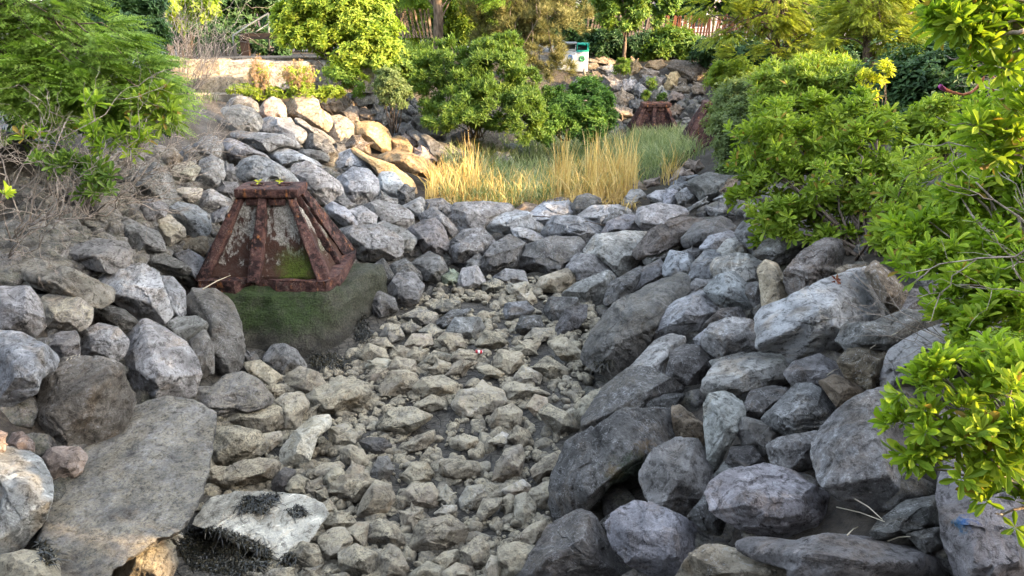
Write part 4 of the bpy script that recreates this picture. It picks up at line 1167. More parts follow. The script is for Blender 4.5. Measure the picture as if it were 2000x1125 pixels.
def infill_material():
    m, nt = new_mat('stained_concrete')
    b = NB(nt)
    tc = b.n('ShaderNodeTexCoord')
    P = tc.outputs['Object']
    z = b.n('ShaderNodeSeparateXYZ', {'Vector': P})
    big = b.noise(b.scale(P, (4, 4, 2.2)), 1.0, 6, 0.7, 0.6)
    drip = b.noise(b.scale(P, (8, 8, 1.5)), 1.0, 6, 0.7, 0.3)
    fine = b.noise(P, 45.0, 5, 0.75)
    c = b.mix(b.ramp(fine, [(0.38, 0.0), (0.6, 1.0)]), (0.10, 0.088, 0.07), (0.36, 0.34, 0.30))
    low = b.ramp(z.outputs['Z'], [(0.1, 1.0), (1.1, 0.0)])
    st = b.ramp(b.math('ADD', drip, b.math('MULTIPLY', low, 0.26)), [(0.575, 0.0), (0.635, 1.0)])
    c = b.mix(st, c, b.mix(big, (0.018, 0.009, 0.007), (0.075, 0.036, 0.024)))
    c = b.mix(b.math('MULTIPLY', b.ramp(b.noise(P, 22.0, 5, 0.7), [(0.5, 0.0), (0.6, 1.0)]), 0.6), c, (0.06, 0.045, 0.035))
    # green slime in the middle bay
    dx = b.math('ABSOLUTE', b.math('SUBTRACT', z.outputs['X'], 0.42))
    g = b.math('MULTIPLY', b.ramp(b.math('ADD', dx, b.math('MULTIPLY', b.math('SUBTRACT', big, 0.5), 0.55)), [(0.16, 1.0), (0.34, 0.0)]), b.ramp(b.math('ADD', z.outputs['Z'], b.math('MULTIPLY', b.math('SUBTRACT', drip, 0.5), 0.8)), [(0.3, 1.0), (0.62, 0.0)]))
    c = b.mix(b.math('MULTIPLY', g, 0.9), c, b.mix(b.ramp(fine, [(0.4, 0.0), (0.6, 1.0)]), (0.026, 0.040, 0.005), (0.075, 0.105, 0.012)))
    h = b.math('ADD', big, b.math('MULTIPLY', fine, 0.5))
    b.out(b.principled(c, 0.9, b.bump(h, 0.9, 0.05), 0.2))
    return m


M_RUST = rust_material()
M_INFILL = infill_material()


def roughen(me, amp, freq, seed):
    n = len(me.vertices)
    co = np.empty(n * 3, np.float32)
    me.vertices.foreach_get('co', co)
    co = co.reshape(-1, 3).astype(float)
    no = np.empty(n * 3, np.float32)
    me.vertices.foreach_get('normal', no)
    no = no.reshape(-1, 3)
    d = fbm(co * freq, 4, seed)
    co = co + no * (d * amp)[:, None]
    me.vertices.foreach_set('co', co.astype(np.float32).ravel())
    me.update()


def subdivide(me, cuts, bevel=0.0):
    bm = bmesh.new()
    bm.from_mesh(me)
    bmesh.ops.remove_doubles(bm, verts=bm.verts, dist=1e-5)
    bmesh.ops.recalc_face_normals(bm, faces=bm.faces)
    if bevel:
        bmesh.ops.bevel(bm, geom=bm.edges[:], offset=bevel, segments=2, affect='EDGES', profile=0.6)
    if cuts:
        bmesh.ops.triangulate(bm, faces=[f for f in bm.faces if len(f.verts) > 4])
        bmesh.ops.subdivide_edges(bm, edges=bm.edges[:], cuts=cuts, use_grid_fill=True)
    for f in bm.faces:
        f.smooth = bevel > 0
    bm.to_mesh(me)
    bm.free()


def beam(mb, a, bb, wdir, w0, w1, ddir, dep0, dep1):
    """tapered bar from a to bb, w across, dep along ddir"""
    a, bb, wdir, ddir = (np.asarray(v, float) for v in (a, bb, wdir, ddir))
    V = []
    for p, w, dp in ((bb, w1, dep1), (a, w0, dep0)):
        V += [p - wdir * w / 2, p + wdir * w / 2, p + wdir * w / 2 + ddir * dp, p - wdir * w / 2 + ddir * dp]
    mb.hexa(V)


def footing(name, label, loc, rz=0.0, group='rusty crane footings'):
    t = thing(name, label, 'footing', loc, group)
    # base slab with a notch in its front edge
    out = np.array([(-0.93, -0.82), (-0.40, -0.86), (-0.17, -0.72), (0.02, -0.70), (0.16, -0.78), (0.90, -0.84), (1.02, -0.55), (1.02, 0.72), (0.85, 0.86), (-0.85, 0.86), (-1.02, 0.70), (-1.02, -0.55)])
    n = len(out)
    V = np.concatenate([np.column_stack([out, np.zeros(n)]), np.column_stack([out, np.full(n, 0.17)])])
    bm = bmesh.new()
    vs = [bm.verts.new(v) for v in V]
    bm.faces.new(vs[:n][::-1])
    bm.faces.new(vs[n:])
    for i in range(n):
        bm.faces.new([vs[i], vs[(i + 1) % n], vs[n + (i + 1) % n], vs[n + i]])
    bmesh.ops.triangulate(bm, faces=bm.faces[:])
    me = bpy.data.meshes.new('base_slab')
    bm.to_mesh(me)
    bm.free()
    me.materials.append(M_RUST)
    subdivide(me, 3)
    roughen(me, 0.055, 5.0, 3)
    link('base_slab', me, t)
    # top plate, with a lip and two bolt pockets on it
    mb = MB()
    mb.box((-0.46, -0.28, 1.24), (0.46, 0.28, 1.37))
    me = mb.mesh('top_plate', M_RUST)
    subdivide(me, 3, 0.025)
    roughen(me, 0.012, 9.0, 5)
    tp = link('top_plate', me, t)
    for x in (-0.2, 0.2):
        mb = MB()
        a = np.arange(15) * (2 * math.pi / 14)
        ring = np.column_stack([x + 0.1 * np.cos(a), 0.02 + 0.07 * np.sin(a), np.full(15, 1.377)])
        mb.tube(ring, 0.016, 6)
        mb.build('bolt_pocket', M_RUST, tp, smooth=True)
    # the concrete core between the ribs
    mb = MB()
    cb = [(-0.86, -0.70, 0.15), (0.87, -0.70, 0.15), (0.90, 0.74, 0.15), (-0.88, 0.74, 0.15)]
    ct = [(-0.36, -0.15, 1.25), (0.36, -0.15, 1.25), (0.36, 0.2, 1.25), (-0.36, 0.2, 1.25)]
    mb.hexa(cb + ct)
    me = mb.mesh('concrete_core', M_INFILL)
    subdivide(me, 20)
    for v in me.vertices:                       # the bays are hollowed
        zt = (v.co.z - 0.15) / 1.1
        v.co.y += 0.06 * math.sin(math.pi * min(max(zt, 0), 1)) * (1 if v.co.y < 0.1 else -0.6)
        v.co.x *= 1 - 0.03 * math.sin(math.pi * min(max(zt, 0), 1))
    roughen(me, 0.06, 5.0, 8)
    for p in me.polygons:
        p.use_smooth = True
    link('concrete_core', me, t)
    # ribs: four at the corners, two on each long face, one on each short face
    ribs = []
    for sx, tx, bx in ((-1, -0.40, -0.94), (1, 0.33, 0.86)):
        for sy in (-1, 1):
            ribs.append(((tx if sy < 0 else 0.41 * sx, 0.23 * sy, 1.25), (bx if sy < 0 else 0.94 * sx, 0.76 * sy, 0.14), (0.9, -0.25 * sx * sy, 0), (-0.25 * sx, -0.8 * sy, 0), 0.11))
    for sy in (-1, 1):
        ribs.append(((-0.07, 0.25 * sy, 1.25), (-0.15, 0.84 * sy, 0.14), (1, 0, 0), (0, -sy, 0), 0.10))
    ribs.append(((0.43, -0.06, 1.25), (0.96, -0.05, 0.15), (0, 1, 0), (-1, 0, 0), 0.035))
    ribs.append(((-0.43, 0.0, 1.25), (-0.97, 0.1, 0.15), (0, 1, 0), (1, 0, 0), 0.05))
    for k, (a, e, wd, dd, w) in enumerate(ribs):
        mb = MB()
        beam(mb, a, e, wd, w * 1.08, w * 1.9, dd, 0.18, 0.46)
        me = mb.mesh('rib', M_RUST)
        subdivide(me, 6, 0.018)
        roughen(me, 0.034, 6.0, 20 + k)
        link('rib', me, t)
    for x0, x1, y in ((-0.32, -0.14, -0.235), (0.0, 0.25, -0.235)):
        mb = MB()
        mb.box((x0, y, 1.12), (x1, y + 0.1, 1.24))
        me = mb.mesh('gusset', M_RUST)
        subdivide(me, 2, 0.01)
        link('gusset', me, t)
    t.rotation_euler = (0, 0, rz)
    return t


FOOT = footing('crane_footing', 'large rusty ribbed steel footing with a flat top plate, on the mossy plinth', (-3.53, 10.70, -2.06))


def copy_tree(o, parent=None):
    c = o.copy()
    COL.objects.link(c)
    c.parent = parent
    for ch in list(o.children):
        copy_tree(ch, c)
    return c


f2 = copy_tree(FOOT)
f2.location = at_y(1277, 258, 24.6) - np.array([0, 0, 0.42])
f2['label'] = 'far rusty footing half hidden under the far rock pile behind the reeds'
f3 = copy_tree(FOOT)
f3.location = at_y(1398, 322, 18.6) + np.array([0, 0, 0.2])
f3.rotation_euler = (0, 0, math.radians(-8))
for fx in (f2, f3):                       # the far ones have dark cores, in the rust material
    for ch in fx.children:
        if ch.name.startswith('concrete_core'):
            ch.data = ch.data.copy()
            ch.data.materials[0] = M_RUST
f3['label'] = 'dark rusty footing edge sloping up out of the grass beside the grey-green bush'

# leaves caught in the bolt pockets, see the litter below
# the plinth: weedy concrete block with a worn right corner
m_pl, nt = new_mat('algae_concrete')
b = NB(nt)
geo = b.n('ShaderNodeNewGeometry')
P = geo.outputs['Position']
pz = b.n('ShaderNodeSeparateXYZ', {'Vector': P})
fine = b.noise(P, 40.0, 6, 0.75)
med = b.noise(P, 6.0, 6, 0.65, 0.4)
c = b.mix(b.ramp(fine, [(0.36, 0.0), (0.62, 1.0)]), (0.022, 0.020, 0.015), (0.105, 0.098, 0.076))
zz = b.math('ADD', pz.outputs['Z'], b.math('MULTIPLY', b.math('SUBTRACT', med, 0.5), 0.55))
green = b.ramp(b.math('ADD', zz, 3.0), [(0.34, 0.0), (0.58, 1.0)])
gx = b.ramp(b.math('ADD', b.math('MULTIPLY', pz.outputs['X'], 0.5), b.math('ADD', 2.2, b.math('MULTIPLY', b.math('SUBTRACT', med, 0.5), 0.6))), [(0.75, 1.0), (1.1, 0.3)])
patch = b.ramp(b.noise(P, 4.5, 8, 0.75), [(0.36, 0.35), (0.52, 1.0)])
c = b.mix(b.math('MULTIPLY', b.math('MULTIPLY', green, patch), b.math('MULTIPLY', gx, 0.95)), c, b.mix(b.ramp(fine, [(0.38, 0.0), (0.62, 1.0)]), (0.012, 0.026, 0.007), (0.045, 0.072, 0.018)))
c = b.mix(b.math('MULTIPLY', b.ramp(b.noise(P, 17.0, 6, 0.75), [(0.66, 0.0), (0.72, 1.0)]), 0.5), c, (0.30, 0.30, 0.25))
wetl = b.ramp(b.math('ADD', b.math('ADD', pz.outputs['Z'], 3.0), b.math('MULTIPLY', b.math('SUBTRACT', b.noise(P, 7.0, 8, 0.75), 0.5), 0.9)), [(0.22, 1.0), (0.5, 0.0)])
c = b.mix(b.math('MULTIPLY', wetl, 0.85), c, b.mix(fine, (0.010, 0.010, 0.009), (0.045, 0.042, 0.034)))
b.out(b.principled(c, 0.8, b.bump(b.math('ADD', fine, med), 1.0, 0.05), 0.25))
mb = MB()
mb.hexa([(-4.75, 9.25, -3.2), (-2.62, 9.15, -3.2), (-1.75, 11.2, -3.2), (-4.6, 12.4, -3.2), (-4.6, 9.72, -2.05), (-2.62, 9.78, -2.05), (-2.02, 11.3, -2.05), (-4.5, 12.2, -2.05)])
me = mb.mesh('concrete_plinth', m_pl)
subdivide(me, 22, 0.26)
roughen(me, 0.12, 1.9, 4)
roughen(me, 0.025, 9.0, 6)
tag(link('plinth', me), 'block of mossy green concrete carrying the near rusty footing', 'plinth')

# ------------------------------------------------------------------ limestone blocks of the seat wall, upper left
M_LIME = rock_material('limestone_block', 0.25, 0.25, 0.0, 0.0, (2, 2, 5))


def block(name, label, lo, hi, rz, col, seed, cuts=9, amp=0.05, cat='stone block'):
    lo, hi = np.array(lo, float), np.array(hi, float)
    c0 = (lo + hi) / 2
    c0[2] = lo[2]
    mb = MB()
    mb.box(lo - c0, hi - c0)
    me = mb.mesh(name, M_LIME)
    subdivide(me, cuts, 0.05)
    roughen(me, amp, 1.8, seed)
    roughen(me, amp * 0.5, 6.0, seed + 1)
    o = link(name, me, None, c0)
    o.rotation_euler = (0, 0, rz)
    o.color = (*col, 1)
    return tag(o, label, cat)


def pxbox(x0, x1, ytop, ybot, y, thick):
    a, bt = at_y(x0, ybot, y), at_y(x1, ytop, y)
    return (a[0], y, a[2]), (bt[0], y + thick, bt[2])


lo, hi = pxbox(312, 424, 118, 190, 19.6, 1.1)
block('stone_block', 'tall sunlit cream limestone block at the left end of the seat wall', lo, hi, 0.06, (0.31, 0.26, 0.19), 3)  # cream blocks: warm sunlight is put into the limestone colour
lo, hi = pxbox(424, 520, 120, 172, 20.3, 0.9)
block('stone_block', 'grey limestone block with a rough shaded face right of the tall cream one', lo, hi, 0.02, (0.31, 0.29, 0.265), 13)  # grey blocks: shade is put into the limestone colour
lo, hi = pxbox(392, 512, 149, 196, 19.3, 0.8)
block('stone_block', 'low sunlit cream limestone step in front of the grey wall block', lo, hi, 0.03, (0.31, 0.26, 0.185), 23)
lo, hi = pxbox(520, 600, 121, 176, 20.5, 0.9)
block('stone_block', 'grey limestone block behind the two dry seed-head plants', lo, hi, 0.0, (0.30, 0.285, 0.265), 33)
lo, hi = pxbox(600, 730, 121, 182, 20.9, 0.9)
block('stone_block', 'grey limestone block under the bright shrub, right end of the seat wall', lo, hi, -0.05, (0.36, 0.34, 0.31), 43)
lo, hi = pxbox(330, 480, 184, 212, 18.9, 0.9)
block('stone_block', 'flat cream limestone ledge at the foot of the seat wall', lo, hi, 0.08, (0.30, 0.26, 0.20), 53)
lo, hi = pxbox(412, 672, 112.5, 121, 21.6, 1.2)
o = block('wall_coping', 'long flat brown coping plank on top of the seat wall', lo, hi, 0.0, (0.24, 0.19, 0.14), 63, 5, 0.012, 'coping')

# ------------------------------------------------------------------ fences, handrail, bins, buildings behind
m_wood, nt = new_mat('weathered_pickets')
b = NB(nt)
geo = b.n('ShaderNodeNewGeometry')
oi = b.n('ShaderNodeObjectInfo')
g = b.noise(b.scale(geo.outputs['Position'], (12, 12, 1.2)), 1.0, 5, 0.6)
c = b.mix(b.math('MULTIPLY', geo.outputs['Random Per Island'], 0.7), oi.outputs['Color'], b.mix(1.0, oi.outputs['Color'], (0.45, 0.42, 0.4), 'MULTIPLY'))
c = b.mix(b.math('MULTIPLY', g, 0.6), c, b.mix(1.0, c, (0.5, 0.48, 0.46), 'MULTIPLY'))
b.out(b.principled(c, 0.85, None, 0.2))


def picket_fence(label, x0, x1, ytop, ybot, y0, y1, gap, colr, lean, rngs):
    rng = np.random.default_rng(rngs)
    A, B = at_y(x0, ybot, y0), at_y(x1, ybot, y1)
    h = at_y(x0, ytop, y0)[2] - A[2]
    base = (A + B) / 2
    t = thing('picket_fence', label, 'fence', base)
    L = np.linalg.norm((B - A)[:2])
    u = (B - A) / L
    nrm = np.array([u[1], -u[0], 0])
    n = int(L / gap)
    mb = MB()
    for i in range(n):
        p = A + u * (i + 0.5) * gap - base
        w = 0.032 + 0.01 * rng.random()
        ln = lean + rng.normal() * 0.07
        hh = h * (0.93 + 0.1 * rng.random())
        q = p + u * ln * hh + np.array([0, 0, hh])
        f = nrm * 0.012
        mb.hexa([p - u * w + f, p + u * w + f, p + u * w - f, p - u * w - f, q - u * w + f, q + u * w + f, q + u * w - f, q - u * w - f])
    mb.build('pickets', m_wood, t).color = (*colr, 1)
    for zf in (0.25, 0.8):
        mb = MB()
        a, e = A - base + np.array([0, 0, h * zf]), B - base + np.array([0, 0, h * zf])
        mb.tube([a - nrm * 0.03, (a + e) / 2 - nrm * 0.03 - np.array([0, 0, .03]), e - nrm * 0.03], 0.014, 5)
        mb.build('wire', m_wood, t).color = (0.1, 0.09, 0.08, 1)
    for k in range(int(L / 2.4) + 1):
        mb = MB()
        p = A + u * min(k * 2.4, L) - base - nrm * 0.09
        mb.tube([p - np.array([0, 0, .3]), p + np.array([0, 0, h * 1.06])], 0.045, 7)
        mb.build('post', m_wood, t).color = (*[v * 0.8 for v in colr], 1)
    return t


picket_fence('brown weathered picket fence leaning behind the hedge, right of the bins', 1148, 1300, 28, 78, 31.0, 31.5, 0.125, (0.13, 0.10, 0.085), 0.12, 1)
picket_fence('reddish brown picket fence behind the feathery trees, upper right', 1300, 1720, 30, 74, 31.5, 31.5, 0.12, (0.22, 0.085, 0.045), 0.05, 2)
picket_fence('pale leaning picket fence behind the tree trunk and bright shrub', 728, 850, 14, 74, 28.2, 28.8, 0.13, (0.27, 0.21, 0.17), -0.1, 3)
picket_fence('low grey picket fence on the seat wall at the upper left', 330, 470, 84, 117, 21.9, 22.3, 0.11, (0.15, 0.13, 0.11), 0.02, 4)
picket_fence('pinkish slatted fence high up behind the handrail', 478, 512, -6, 52, 29.5, 29.7, 0.12, (0.40, 0.28, 0.25), -0.25, 5)
picket_fence('short sunlit picket fence behind the leafy vine, upper left', 380, 412, 40, 64, 28.0, 28.0, 0.1, (0.36, 0.24, 0.15), 0.0, 6)

m_steel, nt = new_mat('galvanised_pipe')
b = NB(nt)
b.out(b.principled((0.11, 0.115, 0.11), 0.5, None, 0.4, 0.6))
hb = at_y(458, 112, 22.8)
t = thing('handrail', 'thin grey pipe handrail rising to steps above the seat wall', 'handrail', hb)
mb = MB()
pp = [at_y(458, 112, 22.8), at_y(455, 69, 22.8), at_y(487, 48, 23.4), at_y(524, 26, 24.2)]
mb.tube([p - hb for p in pp], 0.026, 8)
mb.build('rail', m_steel, t, smooth=True)
mb = MB()
mb.tube([at_y(524, 26, 24.2) - hb, at_y(526, 100, 24.2) - hb], 0.026, 8)
mb.build('post', m_steel, t, smooth=True)
mb = MB()
pp = [at_y(500, 62, 24.0), at_y(528, 44, 24.6)]
mb.tube([p - hb for p in pp], 0.022, 8)
mb.build('lower_rail', m_steel, t, smooth=True)
tb = at_y(477, 113, 23.6)
t = thing('timber_frame', 'dark brown timber post and beam behind the handrail', 'timber frame', tb)
mb = MB()
p0, p1 = at_y(472, 113, 23.6) - tb, at_y(482, 70, 23.6) - tb
mb.box((p0[0], 0, p0[2] - 0.1), (p1[0], 0.16, p1[2]))
mb.build('post', m_wood, t).color = (0.12, 0.07, 0.045, 1)
mb = MB()
p0, p1 = at_y(470, 75, 23.5) - tb, at_y(540, 69, 23.5) - tb
mb.box((p0[0], -0.12, p1[2] - 0.11), (p1[0], 0.05, p1[2] + 0.06))
mb.build('beam', m_wood, t).color = (0.06, 0.042, 0.032, 1)

# recycling bins
m_bin, nt = new_mat('bin_panel')
b = NB(nt)
oi = b.n('ShaderNodeObjectInfo')
tc = b.n('ShaderNodeTexCoord')
g = b.noise(tc.outputs['Object'], 5.0, 5, 0.7)
b.out(b.principled(b.mix(b.math('MULTIPLY', g, 0.5), oi.outputs['Color'], b.mix(1.0, oi.outputs['Color'], (0.8, 0.8, 0.78), 'MULTIPLY')), 0.45, None, 0.4))


def bin_part(mb, nm, t, colr, bev=0.012):
    me = mb.mesh(nm, m_bin)
    if bev:
        subdivide(me, 0, bev)
    o = link(nm, me, t)
    o.color = (*colr, 1)
    return o


def sorting_bin(px, hood, emblem, label, sym):
    c0 = at_y(px, 116, 28.4)
    c0[2] = float(ground_z(c0[0], c0[1])[0])
    t = thing('recycling_bin', label, 'bin', c0, 'row of sorting bins')
    w = 0.225
    mb = MB()
    mb.box((-w, 0, 0), (w, 0.55, 0.70))
    bin_part(mb, 'body', t, (0.40, 0.44, 0.50))
    # hood with an open mouth
    mb = MB()
    mb.box((-w - .01, -0.01, 0.705), (-w + 0.05, 0.56, 1.0))
    mb.box((w - 0.05, -0.01, 0.705), (w + .01, 0.56, 1.0))
    mb.box((-w + 0.052, -0.01, 0.94), (w - 0.052, 0.56, 1.0))
    mb.box((-w + 0.052, -0.01, 0.705), (w - 0.052, 0.56, 0.76))
    mb.box((-w + 0.052, 0.45, 0.762), (w - 0.052, 0.55, 0.938))
    bin_part(mb, 'hood', t, hood, 0)
    mb = MB()
    mb.box((-w + 0.055, 0.1, 0.765), (w - 0.055, 0.13, 0.90))
    bin_part(mb, 'mouth_shade', t, (0.03, 0.035, 0.035), 0)  # dark panel standing for the shade inside the open mouth
    mb = MB()
    a = np.arange(25) * (2 * math.pi / 24)
    mb.tube(np.column_stack([0.085 * np.cos(a), np.full(25, -0.008), 0.46 + 0.085 * np.sin(a)]), 0.020, 6)
    em = bin_part(mb, 'emblem', t, emblem, 0)
    mb = MB()
    for q in sym:
        mb.tube([(x, -0.008, 0.46 + z) for x, z in q], 0.011, 5)
    o = bin_part(mb, 'symbol', em, emblem, 0)
    return t


sorting_bin(1137, (0.02, 0.42, 0.33), (0.02, 0.26, 0.08), 'white sorting bin with a teal hood and green ring emblem, fully in view', [[(-.04, -.02), (0, .045), (.04, -.02)], [(.045, -.035), (-.03, -.04)]])
sorting_bin(1114, (0.34, 0.38, 0.42), (0.03, 0.14, 0.42), 'white sorting bin with a blue ring emblem, partly behind the pine', [[(-.015, -.05), (-.015, .045)], [(-.015, .045), (.035, .04), (.035, .0), (-.015, -.005)]])
sorting_bin(1091, (0.34, 0.38, 0.42), (0.05, 0.05, 0.05), 'white sorting bin with a black ring emblem, mostly behind the pine', [[(-.03, .03), (.03, .03), (.02, -.045), (-.02, -.045), (-.03, .03)]])

# what shows of the houses beyond the planting, and unseen blocks added to shade the gully
m_wall, nt = new_mat('house_wall')
b = NB(nt)
oi = b.n('ShaderNodeObjectInfo')
tc = b.n('ShaderNodeTexCoord')
br = b.n('ShaderNodeTexBrick', {'Vector': tc.outputs['Object'], 'Color1': (1, 1, 1, 1), 'Color2': (.82, .8, .78, 1), 'Mortar': (.6, .6, .6, 1), 'Scale': 3.0})
b.out(b.principled(b.mix(1.0, oi.outputs['Color'], br.outputs['Color'], 'MULTIPLY'), 0.9))
m_pane, nt = new_mat('window_glass')
b = NB(nt)
b.out(b.principled((0.02, 0.025, 0.03), 0.08, None, 0.5))


def house(label, c0, wx, dy, h, rz, colr, rows, cols):
    t = thing('house', label, 'building', c0)  # this name also covers the unseen blocks added for shade
    mb = MB()
    mb.box((-wx / 2, 0, 0), (wx / 2, dy, h))
    mb.build('wall', m_wall, t).color = (*colr, 1)
    mb = MB()
    mb.box((-wx / 2 - .2, -.2, h), (wx / 2 + .2, dy + .2, h + 0.35))
    mb.build('roof', m_wall, t).color = (0.08, 0.075, 0.07, 1)
    mb = MB()
    for r in range(rows):
        for cc in range(cols):
            x = -wx / 2 + (cc + 0.5) * wx / cols
            z = 1.0 + r * 3.1
            mb2 = MB()
            mb2.box((x - .55, -0.05, z), (x + .55, -0.004, z + 1.6))
            fr = mb2.build('window', m_wall, t)
            fr.color = (0.5, 0.5, 0.48, 1)
            mb2 = MB()
            mb2.box((x - .48, -0.058, z + .07), (x + .48, -0.052, z + 1.53))
            mb2.build('pane', m_pane, fr)
    t.rotation_euler = (0, 0, rz)
    return t


house('grey house wall behind the picket fence right of the bins', (6.2, 44, 0.1), 3.4, 6, 8, 0, (0.17, 0.17, 0.18), 2, 2)
house('pale brick house wall glimpsed between trees, upper right', (10.6, 45, 0.1), 3.2, 6, 8, 0, (0.45, 0.38, 0.38), 2, 1)
house('pinkish house wall behind the slatted fence, upper left', (-15.4, 42, 0.1), 3.2, 6, 8, 0, (0.50, 0.36, 0.33), 2, 1)
house('white house corner glimpsed through the feathery trees', (19.8, 45, 0.1), 1.6, 6, 8, 0, (0.6, 0.55, 0.6), 2, 1)


def shade_block(label, s0, s1, dist, h, colr):  # unseen block added beside the view, sized to cast a band of shade
    n2 = np.array([-math.cos(SUN_AZ), math.sin(SUN_AZ)])
    d2 = np.array([math.sin(SUN_AZ), math.cos(SUN_AZ)])
    c = d2 * dist + n2 * (s0 + s1) / 2
    rz = math.atan2(d2[0], -d2[1])
    # the front (-Y of the house) looks back at the gully
    t = house(label, (c[0], c[1], 0.1), abs(s1 - s0), 7, h, 0, colr, 4, max(1, int(abs(s1 - s0) / 3)))
    t.rotation_euler = (0, 0, math.atan2(-d2[0], d2[1]))
    return t


SHADE_BLOCKS = [('unseen long house block added to shade the near gully', -16.0, 3.26, 30.0, 15.0),
         ('unseen house block added to shade the dam', 3.50, 13.4, 30.0, 15.0),
         ('unseen house block added to shade the back of the marsh', 17.7, 24.4, 31.0, 9.5)]
house('tall unseen house block added behind the viewer to shut out the low sky', (-6.0, -14.0, 0.1), 52, 7, 17, math.pi, (0.22, 0.15, 0.12), 4, 14)
for lb, s0, s1, dist, h in SHADE_BLOCKS:  # added blocks; the gaps between them let strips of sun through
    shade_block(lb, s0, s1, dist, h, (0.30, 0.17, 0.13))
# ------------------------------------------------------------------ foliage
def leaf_material(name, c1, c2, c3, trans=0.35, rough=0.55, spec=0.22, old=0.0):
    m, nt = new_mat(name)
    b = NB(nt)
    geo = b.n('ShaderNodeNewGeometry')
    big = b.noise(geo.outputs['Position'], 1.6, 3, 0.6)
    r = geo.outputs['Random Per Island']
    f = b.math('ADD', b.math('MULTIPLY', r, 0.62), b.math('MULTIPLY', b.math('SUBTRACT', big, 0.3), 0.95), True)
    c = b.ramp(f, [(0.1, c1), (0.5, c2), (0.95, c3)])
    if old:
        c = b.mix(b.math('GREATER_THAN', b.math('FRACT', b.math('MULTIPLY', r, 53.0)), 1.0 - old), c, (0.24, 0.17, 0.04))
    d = b.principled(c, rough, None, spec)
    t = b.n('ShaderNodeBsdfTranslucent', {'Color': b.mix(1.0, c, (1.5, 1.55, 0.7), 'MULTIPLY')})
    mx = b.n('ShaderNodeMixShader', {'Fac': trans})
    b.put(mx.inputs[1], d)
    b.put(mx.inputs[2], t)
    b.out(mx)
    return m


LM = {
    'bay': leaf_material('bayberry_leaf', (0.085, 0.145, 0.015), (0.17, 0.245, 0.028), (0.28, 0.34, 0.05), old=0.025),
    'bay_lit': leaf_material('sunlit_bayberry_leaf', (0.085, 0.155, 0.012), (0.17, 0.26, 0.022), (0.30, 0.36, 0.04), 0.42, old=0.02),  # brighter copy of the bayberry leaf, sunlight put into the colour
    'bush': leaf_material('bush_leaf', (0.048, 0.095, 0.018), (0.088, 0.15, 0.024), (0.16, 0.22, 0.038)),
    'bushlit': leaf_material('sunlit_broad_bush_leaf', (0.045, 0.11, 0.018), (0.085, 0.17, 0.028), (0.16, 0.26, 0.045)),  # brighter bush leaf for the broad-leaved bush, sunlight put into the colour
    'grey': leaf_material('grey_green_leaf', (0.075, 0.115, 0.035), (0.125, 0.17, 0.06), (0.21, 0.25, 0.11)),
    'maple': leaf_material('bright_leaf', (0.11, 0.185, 0.022), (0.19, 0.26, 0.032), (0.29, 0.34, 0.05), 0.4),
    'cypress': leaf_material('cypress_leaf', (0.08, 0.145, 0.02), (0.15, 0.24, 0.036), (0.25, 0.34, 0.07), 0.35, 0.6),
    'redwood': leaf_material('dawn_redwood_leaf', (0.13, 0.18, 0.02), (0.23, 0.27, 0.035), (0.34, 0.36, 0.06), 0.35, 0.6),
    'pine': leaf_material('pine_needle', (0.050, 0.058, 0.016), (0.115, 0.115, 0.034), (0.22, 0.19, 0.07), 0.1, 0.6),
    'dark': leaf_material('dark_hedge_leaf', (0.018, 0.045, 0.016), (0.032, 0.072, 0.022), (0.06, 0.11, 0.035), 0.2),
    'mid': leaf_material('tree_leaf', (0.05, 0.10, 0.016), (0.09, 0.16, 0.022), (0.17, 0.22, 0.03), 0.3),
    'yellow': leaf_material('yellow_leaf', (0.24, 0.28, 0.02), (0.34, 0.36, 0.03), (0.42, 0.42, 0.05), 0.4),
    'seed': leaf_material('dry_seed_head', (0.22, 0.12, 0.09), (0.34, 0.22, 0.14), (0.45, 0.36, 0.18), 0.15, 0.8, 0.1),
    'reed': leaf_material('dry_reed', (0.30, 0.19, 0.07), (0.52, 0.37, 0.15), (0.68, 0.55, 0.30), 0.3, 0.7, 0.2),
    'grass': leaf_material('marsh_grass', (0.08, 0.12, 0.05), (0.19, 0.24, 0.11), (0.46, 0.46, 0.27), 0.3, 0.6),
    'weed': leaf_material('black_seaweed', (0.008, 0.009, 0.007), (0.018, 0.018, 0.013), (0.06, 0.05, 0.025), 0.0, 0.35, 0.5),
    'litter': leaf_material('dead_leaf', (0.06, 0.015, 0.01), (0.10, 0.025, 0.015), (0.2, 0.1, 0.03), 0.1),
    'straw': leaf_material('straw', (0.35, 0.30, 0.22), (0.42, 0.37, 0.28), (0.52, 0.47, 0.36), 0.1),
}


def bark(name, c1, c2, zs=2.0):
    m, nt = new_mat(name)
    b = NB(nt)
    geo = b.n('ShaderNodeNewGeometry')
    n = b.noise(b.scale(geo.outputs['Position'], (22, 22, zs * 2)), 1.0, 5, 0.65)
    c = b.mix(b.ramp(n, [(0.38, 0.0), (0.62, 1.0)]), c1, c2)
    b.out(b.principled(c, 0.9, b.bump(n, 0.8, 0.02), 0.15))
    return m


M_BARK = bark('brown_bark', (0.05, 0.035, 0.025), (0.17, 0.125, 0.09))
M_TWIG = bark('grey_twig', (0.13, 0.105, 0.085), (0.34, 0.29, 0.24))
M_TWIGD = bark('dark_twig', (0.06, 0.045, 0.035), (0.18, 0.14, 0.11))

